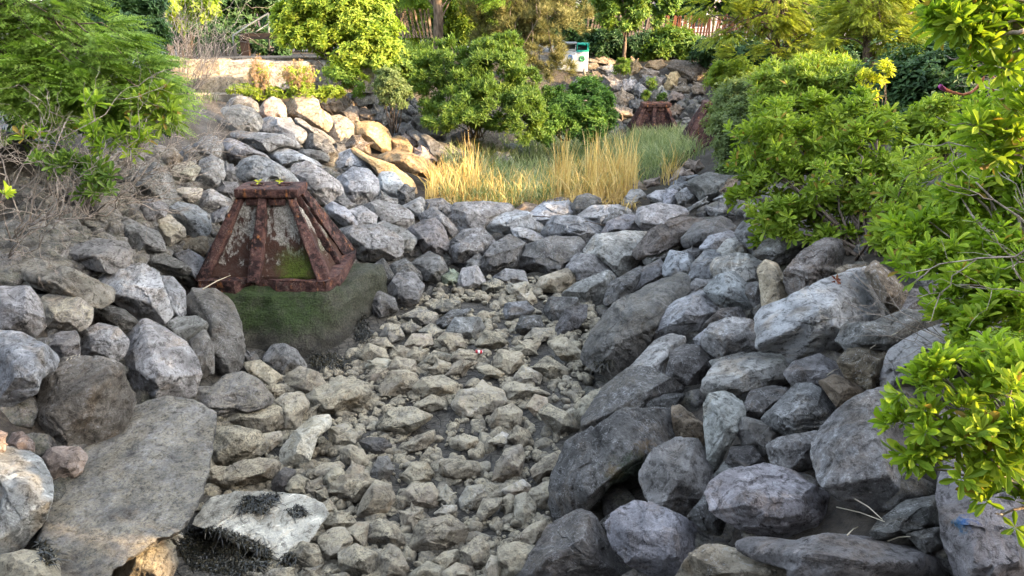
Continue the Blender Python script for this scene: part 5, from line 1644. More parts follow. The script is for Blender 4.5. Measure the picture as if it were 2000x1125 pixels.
# leaf templates: growing along +Y, face up +Z, unit length ---------------------------------------------------------------
def tpl_leaf(w, fold=0.10, curl=0.12):
    """obovate leaf with a blunt tip: narrow at the stalk, widest past the middle"""
    V = np.array([(0, 0, 0), (0, .4, -.02), (0, .76, -.02), (0, 1, 0), (-w * .55, .36, fold * .6), (w * .55, .36, fold * .6), (-w, .74, fold), (w, .74, fold), (-w * .55, .945, fold * .5), (w * .55, .945, fold * .5)], float)
    V[:, 2] -= curl * V[:, 1] ** 2
    Q = [(1, 5, 7, 2), (1, 2, 6, 4), (2, 7, 9, 3), (2, 3, 8, 6)]
    T = [(0, 5, 1), (0, 1, 4)]
    return V, T, Q


def tpl_quad(w, curl=0.1):
    V = np.array([(0, 0, 0), (w, .5, .06), (0, 1, -curl), (-w, .5, .06)], float)
    return V, [], [(0, 1, 2, 3)]


def merge(parts):
    V, T, Q, n = [], [], [], 0
    for v, t, q in parts:
        V.append(v)
        if len(t):
            T.append(np.asarray(t) + n)
        if len(q):
            Q.append(np.asarray(q) + n)
        n += len(v)
    return np.concatenate(V), (np.concatenate(T) if T else []), (np.concatenate(Q) if Q else [])


def xform(tp, M, off=(0, 0, 0)):
    return tp[0] @ np.array(M).T + np.array(off), tp[1], tp[2]


def rotz(a):
    return np.array(Matrix.Rotation(a, 3, 'Z'))


def rotx(a):
    return np.array(Matrix.Rotation(a, 3, 'X'))


def tpl_rosette(n, leaf, seed, spread=(35, 75)):
    """leaves whorled round +Z"""
    rng = np.random.default_rng(seed)
    parts = []
    for i in range(n):
        up = math.radians(90 - (spread[0] + (spread[1] - spread[0]) * (1 - i / n) + rng.normal() * 6))
        s = (0.72 + 0.36 * rng.random()) * (1.0 if i < n * .7 else 0.75)
        M = rotz(i * 2.4 + rng.normal() * 0.2) @ rotx(up) * s
        parts.append(xform(leaf, M, (0, 0, 0.28 * i / n)))
    return merge(parts)


def tpl_spray(n, seed, w=0.055, ll=0.26):
    """a feather: leaflets in two rows along +Y"""
    rng = np.random.default_rng(seed)
    parts = []
    for i in range(n):
        y = (i + 0.4) / n
        l = ll * (0.35 + 0.65 * math.sin(math.pi * min(1, 0.12 + y * 0.95))) * (0.85 + 0.3 * rng.random())
        for s in (-1, 1):
            M = rotz(s * (-1.05 + 0.1 * rng.normal()))
            q = tpl_quad(w / ll * 0.55, 0.15)
            v = q[0] * l
            v[:, 2] -= 0.10 * l
            parts.append((v @ M.T + np.array([0, y, -0.22 * y * y]), q[1], q[2]))
    V = np.array([(-.006, 0, 0), (.006, 0, 0), (.004, 1, -.22), (-.004, 1, -.22)])
    parts.append((V, [], [(0, 1, 2, 3)]))
    return merge(parts)


def tpl_needles(n, seed):
    rng = np.random.default_rng(seed)
    parts = []
    for i in range(n):
        a = rng.random() * 6.28
        t = 0.25 + 0.75 * rng.random()
        M = rotz(a) @ rotx(math.pi / 2 - t)
        parts.append(xform(tpl_quad(0.022, 0.05), M * (0.7 + 0.4 * rng.random())))
    return merge(parts)


LEAF = tpl_leaf(0.155)
LEAFN = tpl_leaf(0.13)
TP = {
    'rosette': [tpl_rosette(8 + k % 3, LEAF, k, (12 + 3 * k, 72 + 3 * k)) for k in range(6)],
    'rosette_s': [tpl_rosette(7, tpl_quad(0.17, .12), 30 + k, (20, 85)) for k in range(4)],
    'sprig': [tpl_rosette(6, tpl_quad(0.24, .15), 50 + k, (40, 100)) for k in range(4)],
    'sprig_n': [tpl_rosette(9, tpl_quad(0.10, .1), 70 + k, (10, 70)) for k in range(5)],
    'spray': [tpl_spray(15, 90 + k) for k in range(3)],
    'spray_s': [tpl_spray(8, 95 + k, 0.115, 0.30) for k in range(3)],
    'needles': [tpl_needles(16, 100 + k) for k in range(4)],
}


def frames(axis, rng):
    """rotation matrices that send +Z to each axis, with a random spin"""
    z = axis / (np.linalg.norm(axis, axis=1)[:, None] + 1e-9)
    r = rng.normal(size=z.shape)
    x = np.cross(r, z)
    x /= np.linalg.norm(x, axis=1)[:, None] + 1e-9
    y = np.cross(z, x)
    return np.stack([x, y, z], axis=2)


def frames_y(axis, upv, rng, roll=0.4):
    """rotation matrices that send +Y to each axis, +Z near upv"""
    y = axis / (np.linalg.norm(axis, axis=1)[:, None] + 1e-9)
    u = upv + rng.normal(size=y.shape) * roll
    x = np.cross(y, u)
    x /= np.linalg.norm(x, axis=1)[:, None] + 1e-9
    z = np.cross(x, y)
    return np.stack([x, y, z], axis=2)


def scatter(tpls, pos, R, size, rng):
    """one vertex/face set with a random template at every position"""
    Vs, Ts, Qs, n = [], [], [], 0
    which = rng.integers(len(tpls), size=len(pos))
    for k, tp in enumerate(tpls):
        sel = np.nonzero(which == k)[0]
        if not len(sel):
            continue
        V = np.einsum('nij,kj->nki', R[sel], tp[0]) * size[sel][:, None, None] + pos[sel][:, None, :]
        kk = len(tp[0])
        offs = (np.arange(len(sel)) * kk + n)[:, None, None]
        if len(tp[1]):
            Ts.append((np.asarray(tp[1])[None] + offs).reshape(-1, 3))
        if len(tp[2]):
            Qs.append((np.asarray(tp[2])[None] + offs).reshape(-1, 4))
        Vs.append(V.reshape(-1, 3))
        n += kk * len(sel)
    return np.concatenate(Vs), [np.concatenate(a) for a in (Ts, Qs) if a]


def ellipsoids(blobs):
    """picture ellipses (px, py, rx, ry, y) as world centres and radii"""
    out = []
    for bl in blobs:
        px, py, rx, ry, y = bl[:5]
        c = at_y(px, py, y)
        zc = depth_of(c)
        a, bb = rx * zc / FPX, ry * zc / FPX
        out.append((c, np.array([a, 0.5 * (a + bb) * (bl[5] if len(bl) > 5 else 0.85), bb])))
    return out


def crown_points(E, n, clumps, rng, shell=0.45, csize=0.28, low=-0.75):
    """points grouped in clumps through the ellipsoids; returns points and outward directions"""
    vol = np.array([np.prod(r) ** (2 / 3) for c, r in E])
    P, O, CC = [], [], []
    for (c, r), w in zip(E, vol / vol.sum()):
        k = max(3, int(clumps * w))
        d = rng.normal(size=(k * 3, 3))
        d /= np.linalg.norm(d, axis=1)[:, None]
        d = d[d[:, 2] > low][:k]
        rad = shell + (1 - shell) * rng.random(len(d)) ** 0.45
        cc = c + d * r * rad[:, None]
        m = max(len(d), int(n * w))
        wh = rng.integers(len(d), size=m)
        s = csize * r.mean() * (0.6 + 0.8 * rng.random(len(d)))
        q = rng.normal(size=(m, 3)) * 0.55
        P.append(cc[wh] + q * s[wh][:, None] * np.array([1, 1, 0.75]))
        o = d[wh] + 0.55 * q + np.array([0, 0, 0.35])
        O.append(o)
        CC.append(cc)
    return np.concatenate(P), np.concatenate(O), np.concatenate(CC)


def stem(mb, a, e, r0, r1, rng, wob=0.08, n=7, sag=0.0, sides=5):
    t = np.linspace(0, 1, n)[:, None]
    L = np.linalg.norm(e - a)
    p = a * (1 - t) + e * t
    off = np.cumsum(rng.normal(size=(n, 3)), axis=0)
    off = off - off[0] - (off[-1] - off[0]) * t
    p = p + off * wob * L / n + np.array([0, 0, 1]) * (np.sin(t * math.pi) * sag * L)
    mb.tube(p, r0 + (r1 - r0) * t[:, 0], sides)
    return p


def plant(name, label, cat, blobs, tp, mat, n, size, base=None, clumps=60, seed=1, group=None, stems=14, stem_r=0.02, stem_mat=None, mode='rosette', shell=0.45, csize=0.28, low=-0.75, trunk=None, part='foliage', upb=0.55):
    rng = np.random.default_rng(seed)
    E = ellipsoids(blobs)
    P, O, CC = crown_points(E, n, clumps, rng, shell, csize, low)
    if base is None:
        c = np.mean([c for c, r in E], axis=0)
        base = np.array([c[0], c[1], 0])
        base[2] = ground_z(c[0], c[1])[0]
    base = np.asarray(base, float)
    t = thing(name, label, cat, base, group)
    sz = size * (0.7 + 0.6 * rng.random(len(P)))
    if mode == 'spray':
        ax = O * np.array([1, 1, 0.35]) + np.array([0, 0, -0.25])
        R = frames_y(ax, np.array([0, 0, 1.0]), rng, 0.35)
    else:
        R = frames(O / np.linalg.norm(O, axis=1)[:, None] + rng.normal(size=O.shape) * 0.28 + np.array([0, 0, upb]), rng)
    V, F = scatter(TP[tp], P - base, R, sz, rng)
    link(part, make_mesh(part, V, F, LM[mat], False), t)
    if stems:
        mb = MB()
        order = rng.permutation(len(CC))[:stems]
        root = trunk[1] - base if trunk is not None else np.zeros(3)
        for k in order:
            a = root + rng.normal(size=3) * np.array([0.08, 0.08, 0.0])
            if trunk is not None:
                a = (trunk[0] - base) + (trunk[1] - trunk[0]) * (0.25 + 0.75 * rng.random())
            stem(mb, a, CC[k] - base, stem_r, stem_r * 0.3, rng, 0.25, 8, 0.04)
        mb.build('branches', stem_mat or M_TWIGD, t, smooth=True)
    if trunk is not None:
        mb = MB()
        a, e = trunk[0] - base, trunk[1] - base
        pts = stem(mb, a - np.array([0, 0, 0.15]), e, trunk[2], trunk[3], rng, 0.06, 9, 0, 10)
        mb.build('trunk', M_BARK, t, smooth=True)
    return t


# --- right bank -------------------------------------------------------------------------------------------------------
plant('bayberry_shrub', 'wide bright green shrub with whorled leaves spreading over the right bank', 'shrub',
      [(1530, 290, 90, 75, 10.2), (1480, 400, 72, 70, 9.9), (1600, 360, 100, 95, 9.7), (1700, 300, 95, 60, 10.0), (1660, 230, 60, 45, 10.6), (1560, 440, 90, 50, 9.4), (1720, 400, 90, 80, 9.3), (1850, 370, 100, 90, 8.3), (1930, 420, 80, 90, 7.3), (1800, 445, 70, 50, 7.7), (1750, 470, 50, 25, 7.7), (1640, 470, 50, 25, 9.0), (1590, 250, 55, 50, 10.6)],
      'rosette', 'bay', 1750, 0.15, base=at_y(1690, 500, 8.7), clumps=150, seed=3, stems=60, stem_r=0.022, shell=0.3, csize=0.3, low=-0.9)
plant('bayberry_shrub', 'small rounded shrub of whorled leaves behind the wide bright green one', 'shrub',
      [(1830, 235, 52, 42, 10.3), (1790, 275, 30, 30, 10.3), (1870, 270, 40, 35, 10.2)], 'rosette', 'bay', 420, 0.125, base=at_y(1840, 330, 10.2), clumps=50, seed=5, stems=18, stem_r=0.015, shell=0.4)
plant('bayberry_shrub', 'tall near shrub at the right edge, leaves in whorls, above the scratched boulder', 'shrub',
      [(1860, 470, 105, 70, 5.6), (1960, 420, 90, 90, 5.6), (1800, 525, 60, 45, 5.3), (1960, 540, 80, 80, 5.1), (1870, 575, 80, 55, 5.0), (1840, 640, 45, 35, 4.75), (1960, 650, 70, 60, 4.5), (1990, 310, 60, 80, 5.6), (1905, 350, 60, 55, 5.8), (1960, 240, 60, 50, 5.8)],
      'rosette', 'bay_lit', 900, 0.12, base=at_y(2050, 690, 4.9), clumps=150, seed=7, stems=44, stem_r=0.016, shell=0.25, csize=0.3, low=-0.9, stem_mat=M_TWIG)
plant('bayberry_shrub', 'nearest shrub at the lower right corner, sunlit leaf tips over the painted boulder', 'shrub',
      [(1790, 745, 40, 35, 3.00), (1880, 740, 75, 45, 3.00), (1960, 780, 60, 60, 2.92), (1850, 820, 60, 45, 2.92), (1840, 915, 50, 40, 2.84), (1920, 880, 70, 50, 2.84), (1980, 700, 40, 40, 3.04), (1950, 985, 45, 45, 2.76), (1780, 850, 40, 40, 2.96), (1975, 900, 40, 40, 2.80)],
      'rosette', 'bay_lit', 210, 0.10, base=at_y(2080, 1000, 2.9), clumps=60, seed=9, stems=30, stem_r=0.012, shell=0.3, csize=0.3, low=-0.9, stem_mat=M_TWIG)
plant('bayberry_branch', 'sunlit large-leaved branch hanging into the upper right corner', 'branch',
      [(1900, 25, 80, 50, 3.02), (1960, 100, 60, 60, 3.02), (1860, 85, 50, 30, 3.02), (1990, 190, 30, 40, 3.02), (1960, 20, 60, 60, 3.02)],
      'rosette', 'bay_lit', 110, 0.095, base=at_y(2120, 60, 2.9), clumps=34, seed=11, stems=18, stem_r=0.010, shell=0.2, csize=0.3, low=-1, stem_mat=M_TWIG)
plant('bayberry_branch', 'sunlit yellow-green leaf cluster by the bare twigs at the right edge', 'branch',
      [(1905, 250, 30, 25, 2.96), (1960, 285, 35, 35, 2.96), (1985, 240, 25, 30, 2.96), (1930, 310, 20, 20, 2.96)],
      'rosette', 'bay_lit', 34, 0.088, base=at_y(2100, 330, 3.0), clumps=20, seed=12, stems=10, stem_r=0.008, shell=0.2, csize=0.3, low=-1, stem_mat=M_TWIG)
plant('green_shrub', 'small-leaved low plant between the two near shrubs at the right edge', 'shrub',
      [(1960, 690, 60, 45, 4.1), (1985, 740, 40, 50, 3.9)], 'sprig', 'bay', 420, 0.045, base=at_y(2000, 790, 3.8), clumps=40, seed=13, stems=14, stem_r=0.006)
plant('bush', 'feathery-topped bright green bush behind the wide whorled shrub', 'bush',
      [(1580, 180, 95, 50, 14.6), (1540, 160, 70, 40, 14.9), (1640, 190, 60, 50, 14.6), (1560, 235, 90, 45, 14.2), (1610, 140, 60, 25, 15.0)],
      'sprig_n', 'bay', 5200, 0.15, base=at_y(1590, 300, 14.4), clumps=170, seed=15, stems=16)
plant('bush', 'grey-green fine-leaved bush hanging over the right dam end', 'bush',
      [(1428, 222, 55, 36, 16.8), (1450, 262, 70, 55, 15.4), (1438, 310, 35, 45, 15.2), (1470, 200, 70, 50, 16.2), (1440, 345, 40, 32, 14.6), (1500, 310, 50, 60, 14.4)],
      'sprig', 'grey', 5200, 0.085, base=at_y(1470, 340, 15.2), clumps=200, seed=17, stems=20)
plant('bush', 'low yellow-green weedy bush beside the far rock pile', 'bush',
      [(1425, 150, 45, 28, 21.5), (1412, 162, 28, 16, 22), (1460, 140, 40, 22, 22)], 'sprig', 'maple', 1300, 0.11, clumps=70, seed=19, stems=8)
plant('tree', 'feathery golden-green conifer with a bare trunk, left of the two upper right', 'tree',
      [(1500, 35, 70, 30, 21), (1560, 25, 70, 30, 21), (1430, 72, 60, 9, 20.8), (1540, 92, 80, 9, 20.6), (1460, 108, 60, 8, 20.5), (1590, 112, 50, 7, 20.4), (1400, 10, 60, 25, 21.2), (1600, 70, 50, 20, 20.8), (1510, -30, 100, 40, 21)],
      'spray_s', 'redwood', 2100, 0.30, base=at_y(1512, 165, 21), clumps=150, seed=21, mode='spray', stems=46, stem_r=0.03, low=-1, trunk=(at_y(1512, 165, 21), at_y(1518, -60, 21), 0.13, 0.07), part='crown')
plant('tree', 'feathery golden-green conifer with a dark trunk, right of the two upper right', 'tree',
      [(1700, 30, 75, 35, 18.5), (1760, 40, 60, 35, 18.5), (1730, 75, 80, 22, 18.3), (1650, 85, 50, 15, 18.4), (1790, 10, 50, 30, 18.6), (1690, -20, 100, 40, 18.6), (1640, 30, 40, 35, 18.8), (1760, 95, 40, 14, 18.2)],
      'spray_s', 'redwood', 2300, 0.28, base=at_y(1690, 160, 18.5), clumps=150, seed=23, mode='spray', stems=46, stem_r=0.028, low=-1, trunk=(at_y(1692, 170, 18.5), at_y(1700, -60, 18.5), 0.16, 0.09), part='crown')
plant('hedge_bush', 'big dark green bush in shade behind the right bank', 'bush',
      [(1790, 150, 100, 60, 14.0), (1850, 180, 80, 70, 13.2), (1740, 190, 60, 60, 13.8), (1760, 260, 80, 50, 12.6), (1900, 150, 80, 60, 13.2), (1700, 215, 30, 40, 14)],
      'sprig', 'dark', 4200, 0.13, base=at_y(1800, 260, 13.2), clumps=170, seed=25, stems=18)
plant('yellow_shrub', 'small shrub with bright yellow-green leaves before the dark bush', 'shrub',
      [(1712, 150, 26, 30, 12.6), (1690, 185, 20, 16, 12.5)], 'sprig', 'yellow', 70, 0.11, base=at_y(1710, 240, 12.5), clumps=22, seed=27, stems=9, stem_r=0.008)

# --- back -------------------------------------------------------------------------------------------------------------
plant('bush', 'largest rounded deep green bush, middle of the far bank', 'bush',
      [(900, 130, 75, 50, 20.6), (960, 140, 70, 55, 20.4), (880, 190, 60, 50, 19.8), (980, 200, 75, 60, 19.6), (920, 220, 80, 45, 19.2), (1010, 240, 50, 40, 19.2), (850, 160, 45, 45, 20.4), (1030, 180, 45, 45, 20.2), (985, 95, 45, 22, 20.8), (860, 235, 40, 22, 18.8)],
      'sprig_n', 'bush', 9000, 0.15, base=at_y(930, 270, 20), clumps=260, shell=0.6, csize=0.19, seed=31, stems=14)
plant('bush', 'broad-leaved bush sunlit on its right side, above the golden reeds', 'bush',
      [(1090, 220, 50, 42, 20.2), (1150, 200, 45, 42, 20.6), (1120, 240, 60, 35, 20), (1060, 250, 35, 30, 19.8), (1170, 235, 28, 35, 20.4)],
      'sprig', 'bushlit', 5200, 0.10, base=at_y(1110, 275, 20.3), clumps=170, seed=33, stems=10)
plant('shrub_tree', 'bright lime-green shrub lit by the sun above the seat wall', 'shrub',
      [(620, 50, 75, 45, 21.5), (690, 40, 80, 50, 21.5), (680, 95, 75, 38, 21.0), (745, 80, 50, 40, 21.2), (590, 80, 55, 32, 21.2), (720, 125, 50, 25, 20.8), (650, -15, 90, 30, 21.5), (570, 40, 40, 30, 21.6)],
      'sprig', 'maple', 4600, 0.145, base=at_y(690, 178, 21.0), clumps=240, seed=35, stems=30, stem_r=0.022)
plant('bush', 'small grey-green bush on the rocks below the lime-green shrub', 'bush',
      [(768, 175, 30, 36, 19.4), (760, 155, 26, 22, 19.6)], 'sprig', 'grey', 1300, 0.085, clumps=55, seed=37, stems=8)
plant('leafy_plant', 'thin dark leafy plant standing before the right end of the seat wall', 'plant',
      [(672, 150, 32, 28, 20.2), (695, 165, 26, 25, 20.1), (650, 140, 18, 25, 20.3)], 'sprig', 'mid', 500, 0.10, clumps=40, seed=39, stems=14, stem_r=0.009)
plant('pine', 'olive-brown pine with drooping needle tufts in front of the bins', 'tree',
      [(1010, 60, 60, 45, 26), (1070, 40, 60, 45, 26), (1050, 105, 60, 30, 25.6), (1090, 130, 40, 20, 25.2), (980, 20, 70, 35, 26.4), (1030, 130, 40, 20, 25.4), (1110, 15, 45, 30, 26.2), (960, 80, 40, 30, 26.5), (1100, 80, 26, 20, 25.6), (1060, 0, 80, 40, 26.4)],
      'needles', 'pine', 5200, 0.22, base=at_y(1030, 150, 26.3), clumps=170, seed=41, stems=50, stem_r=0.035, low=-1, trunk=(at_y(1020, 150, 26.4), at_y(1040, -90, 26.4), 0.17, 0.09), part='crown')
tr = at_y(858, 118, 27)
t = plant('tree', 'tree with a straight brown trunk rising out of the frame behind the largest bush', 'tree',
          [(790, -60, 90, 50, 28), (920, -70, 100, 50, 28), (1010, -5, 100, 24, 26), (850, -130, 150, 60, 27), (730, 0, 50, 22, 27.5)],
          'spray_s', 'cypress', 2600, 0.42, base=tr, clumps=120, seed=43, mode='spray', stems=36, stem_r=0.04, low=-1, trunk=(at_y(856, 118, 27), at_y(858, -140, 27), 0.19, 0.13), part='crown')
plant('tree', 'small leafy tree with a thin pale trunk in front of the grey house wall', 'tree',
      [(1210, 35, 45, 28, 27.5), (1250, 25, 45, 30, 27.5), (1200, 0, 50, 25, 27.6), (1280, 5, 40, 25, 27.5), (1240, -35, 70, 30, 27.5)], 'sprig', 'mid', 1900, 0.15, base=at_y(1219, 112, 27.5), clumps=90, seed=45, stems=20, stem_r=0.02, trunk=(at_y(1219, 112, 27.5), at_y(1221, 10, 27.5), 0.065, 0.045), part='crown')
plant('hedge_bush', 'dark green hedge bush right beside the bins below the picket fence', 'bush',
      [(1185, 88, 45, 26, 30.0), (1240, 92, 45, 22, 30), (1150, 80, 18, 20, 30.2)], 'sprig', 'dark', 2200, 0.17, clumps=90, seed=47, stems=6)
plant('hedge_bush', 'leafy hedge bush with lit tips behind the far rock pile', 'bush',
      [(1310, 88, 55, 28, 30.0), (1280, 100, 35, 16, 29.6), (1350, 95, 45, 22, 30)], 'sprig', 'mid', 2200, 0.17, clumps=90, seed=49, stems=6)
plant('hedge_bush', 'dark hedge bush under the left feathery conifer', 'bush',
      [(1420, 100, 60, 30, 27.5), (1480, 110, 50, 28, 26), (1560, 115, 70, 30, 25), (1640, 120, 60, 34, 24)], 'sprig', 'dark', 3600, 0.17, clumps=130, seed=51, stems=6)
plant('tree', 'dark broadleaf tree behind the reddish fence, upper right', 'tree',
      [(1400, -10, 90, 50, 36), (1330, -5, 60, 40, 36), (1480, 0, 80, 50, 36), (1580, 0, 90, 50, 36)], 'sprig', 'dark', 2600, 0.30, base=at_y(1430, 60, 36), clumps=120, seed=53, stems=14, stem_r=0.05, trunk=(at_y(1430, 62, 36), at_y(1430, -60, 36), 0.2, 0.15), part='crown')
plant('tree', 'dark tree mass behind the right feathery conifer', 'tree',
      [(1700, 20, 110, 70, 30), (1850, 40, 120, 80, 28), (1960, 60, 120, 90, 26)], 'sprig', 'mid', 3400, 0.27, base=at_y(1800, 90, 28), clumps=150, seed=55, stems=14, stem_r=0.05, trunk=(at_y(1800, 110, 28), at_y(1800, -60, 28), 0.2, 0.15), part='crown')
plant('tree', 'leafy tree with yellow-lit leaves right of the brown trunk', 'tree',
      [(920, 45, 55, 45, 29.5), (900, 10, 60, 35, 29.5), (960, 40, 40, 40, 29.5), (790, 15, 60, 25, 29.8), (800, 60, 25, 30, 29.5)], 'sprig', 'maple', 1900, 0.19, base=at_y(905, 110, 29.5), clumps=100, seed=57, stems=14, stem_r=0.03, part='crown')
plant('hedge_bush', 'dark green bush between the lime-green shrub and the largest bush', 'bush',
      [(800, 125, 36, 24, 24), (820, 118, 30, 22, 25), (780, 140, 26, 20, 23)], 'sprig', 'bush', 2000, 0.15, clumps=90, seed=59, stems=6)
plant('tree', 'dark tree over the handrail at the upper left', 'tree',
      [(430, 25, 60, 50, 26), (380, 30, 60, 50, 25.5), (500, 20, 50, 40, 27), (540, 30, 40, 60, 27), (440, -30, 120, 40, 26), (330, 20, 50, 60, 25)], 'sprig', 'dark', 3000, 0.21, base=at_y(440, 112, 26), clumps=130, seed=61, stems=22, stem_r=0.035, trunk=(at_y(447, 112, 26), at_y(440, -60, 26), 0.12, 0.08), part='crown')
plant('hedge_bush', 'dark bush behind the low grey picket fence, upper left', 'bush',
      [(420, 80, 55, 28, 24.4), (370, 75, 45, 35, 24), (530, 90, 40, 25, 25), (470, 85, 30, 22, 25)], 'sprig', 'dark', 2400, 0.16, clumps=100, seed=63, stems=6)
plant('vine', 'leafy vine with sunlit yellow leaves hanging at the upper left', 'vine',
      [(365, 25, 30, 26, 20), (400, 15, 30, 22, 20), (350, 50, 20, 18, 20), (320, 10, 25, 25, 19.5)], 'sprig', 'maple', 520, 0.13, base=at_y(370, 118, 20.5), clumps=45, seed=65, stems=14, stem_r=0.01)
for k, (bx, lab) in enumerate([(520, 'dark hedge trees beyond the fence, behind the lime-green shrub'), (700, 'dark hedge trees beyond the fence, behind the brown trunk'), (940, 'dark hedge trees beyond the fence, behind the pine'), (1180, 'dark trees beyond the picket fence, behind the small leafy tree')]):
    plant('tree', lab.replace('trees', 'tree'), 'tree', [(bx - 60, 20, 90, 60, 37), (bx + 60, 10, 90, 60, 37), (bx, 60, 110, 40, 36.5)], 'sprig', 'dark', 2300, 0.30, base=at_y(bx, 85, 37), clumps=110, seed=67 + k, stems=10, stem_r=0.05, trunk=(at_y(bx, 88, 37), at_y(bx, -60, 37), 0.16, 0.1), part='crown')

# --- left bank --------------------------------------------------------------------------------------------------------
plant('cypress', 'large feathery bright green conifer filling the upper left corner', 'tree',
      [(60, 60, 110, 70, 10.4), (160, 90, 100, 70, 10.4), (240, 150, 85, 55, 10.2), (110, 160, 110, 60, 10.0), (280, 215, 60, 35, 10.0), (40, 200, 80, 60, 9.8), (180, 200, 100, 45, 9.8), (-40, 110, 80, 100, 10.2), (90, 0, 130, 50, 10.8), (30, 270, 50, 25, 9.6)],
      'spray', 'cypress', 2500, 0.42, base=at_y(-60, 330, 10.3), clumps=230, seed=71, mode='spray', stems=60, stem_r=0.022, low=-0.9, shell=0.3, trunk=(at_y(-70, 330, 10.4), at_y(-40, -120, 10.6), 0.16, 0.09), part='crown')
plant('hedge_bush', 'dark broad-leaved bush under the feathery conifer, upper left', 'bush',
      [(315, 150, 35, 35, 11.4), (320, 190, 28, 30, 11.2), (250, 60, 70, 60, 12.5), (200, 20, 80, 50, 13), (290, 40, 40, 60, 13), (250, 240, 80, 25, 10.6), (120, 230, 110, 30, 10.8)], 'sprig', 'dark', 2600, 0.115, base=at_y(260, 250, 11.4), clumps=120, seed=73, stems=14)
plant('bayberry_shrub', 'shrub with few whorled leaves at the edge of the feathery conifer', 'shrub',
      [(310, 205, 32, 28, 9.3), (325, 235, 25, 15, 9.2), (285, 215, 20, 20, 9.3)], 'rosette', 'bay', 60, 0.15, base=at_y(240, 330, 9.2), clumps=18, seed=75, stems=14, stem_r=0.009, stem_mat=M_TWIG)
plant('bayberry_shrub', 'sparse young shrub of pale whorled leaves on twigs, left slope', 'shrub',
      [(190, 225, 16, 22, 8.7), (165, 265, 12, 16, 8.7), (210, 270, 25, 18, 8.6), (255, 265, 22, 18, 8.7), (290, 290, 14, 22, 8.7), (255, 300, 14, 10, 8.6), (210, 290, 16, 12, 8.6), (60, 272, 12, 12, 8.5), (215, 325, 14, 10, 8.5)],
      'rosette', 'bay_lit', 30, 0.165, base=at_y(175, 400, 8.5), clumps=27, seed=77, stems=24, stem_r=0.008, csize=0.12, stem_mat=M_TWIG)
plant('bayberry_shrub', 'low leafy shrub among bare twigs above the flat-topped boulder', 'shrub',
      [(110, 330, 45, 22, 8.3), (185, 375, 28, 22, 8.2), (160, 330, 20, 15, 8.3), (200, 345, 20, 14, 8.3)], 'rosette', 'bush', 46, 0.15, base=at_y(150, 420, 8.2), clumps=26, seed=79, stems=20, stem_r=0.007, csize=0.25, stem_mat=M_TWIG)
plant('leaf_tuft', 'single bright yellow-green leaf whorl at the left frame edge', 'plant',
      [(2, 382, 10, 10, 5.0)], 'rosette', 'bay_lit', 2, 0.075, base=at_y(-40, 470, 5.0), clumps=3, seed=81, stems=2, stem_r=0.004)


def bare_twigs(label, base, fans, seed, r=0.010, mat=None, depth=3):
    rng = np.random.default_rng(seed)
    base = np.asarray(base)
    t = thing('bare_shrub', label, 'shrub', base)
    mb = None

    def grow(a, d, L, rr, lv):
        nonlocal mb
        e = a + d * L
        p = stem(mb, a, e, rr, rr * 0.55, rng, 0.35, 6, -0.02, 4)
        if lv <= 0:
            return
        for k in range(rng.integers(2, 5)):
            q = p[rng.integers(2, 6)]
            dd = d + rng.normal(size=3) * 0.55
            dd /= np.linalg.norm(dd)
            grow(q, dd, L * (0.45 + 0.3 * rng.random()), max(rr * 0.6, 0.0022), lv - 1)

    for (px0, py0, px1, py1, y0, y1, cnt) in fans:
        A, B = at_y(px0, py0, y0), at_y(px1, py1, y1)
        mb = MB()
        for k in range(cnt):
            d = (B - A)
            L = np.linalg.norm(d)
            d = d / L + rng.normal(size=3) * 0.28
            d /= np.linalg.norm(d)
            grow(A - base + rng.normal(size=3) * 0.02, d, L * (0.6 + 0.4 * rng.random()), r, depth)
        mb.build('branch', mat or M_TWIG, t, smooth=True)
    return t


bare_twigs('tangle of bare grey twigs over the boulders at the left slope', at_y(60, 440, 8.3), [(30, 470, 90, 300, 8.2, 8.4, 5), (60, 440, 250, 330, 8.3, 8.4, 5), (0, 400, 60, 250, 8.4, 8.8, 4), (180, 420, 330, 350, 8.5, 8.9, 4), (20, 500, 140, 420, 7.9, 8.0, 3)], 5)
bare_twigs('grey brushy tangle of dead twigs below the seat wall', at_y(380, 260, 12.2), [(360, 300, 420, 200, 12, 12.4, 6), (330, 270, 380, 190, 12, 12.6, 5), (420, 280, 440, 220, 12.6, 13, 4), (300, 330, 420, 320, 10.5, 11, 4)], 6, 0.006, None, 2)
bare_twigs('tall thin bare stems in front of the seat wall, upper left', at_y(370, 200, 15.5), [(345, 200, 380, 50, 15.5, 15.5, 9), (360, 200, 430, 60, 15.5, 15.6, 9), (330, 150, 350, 20, 16, 16, 8), (380, 170, 410, 40, 15.8, 15.8, 6)], 7, 0.009, M_TWIG, 2)
bare_twigs('pale bare branches reaching in at the right edge below the orange ribbon', at_y(2060, 230, 3.2), [(2060, 225, 1860, 190, 3.2, 3.1, 2), (2060, 235, 1900, 170, 3.2, 3.2, 2), (2070, 470, 1900, 405, 3.2, 3.2, 2)], 8, 0.006, M_TWIG, 2)
bare_twigs('bare thin branches inside the near shrub at the right edge', at_y(2080, 720, 4.5), [(2080, 720, 1920, 480, 4.6, 4.8, 3), (2080, 740, 1900, 580, 4.5, 4.6, 2)], 18, 0.006, M_TWIG, 2)

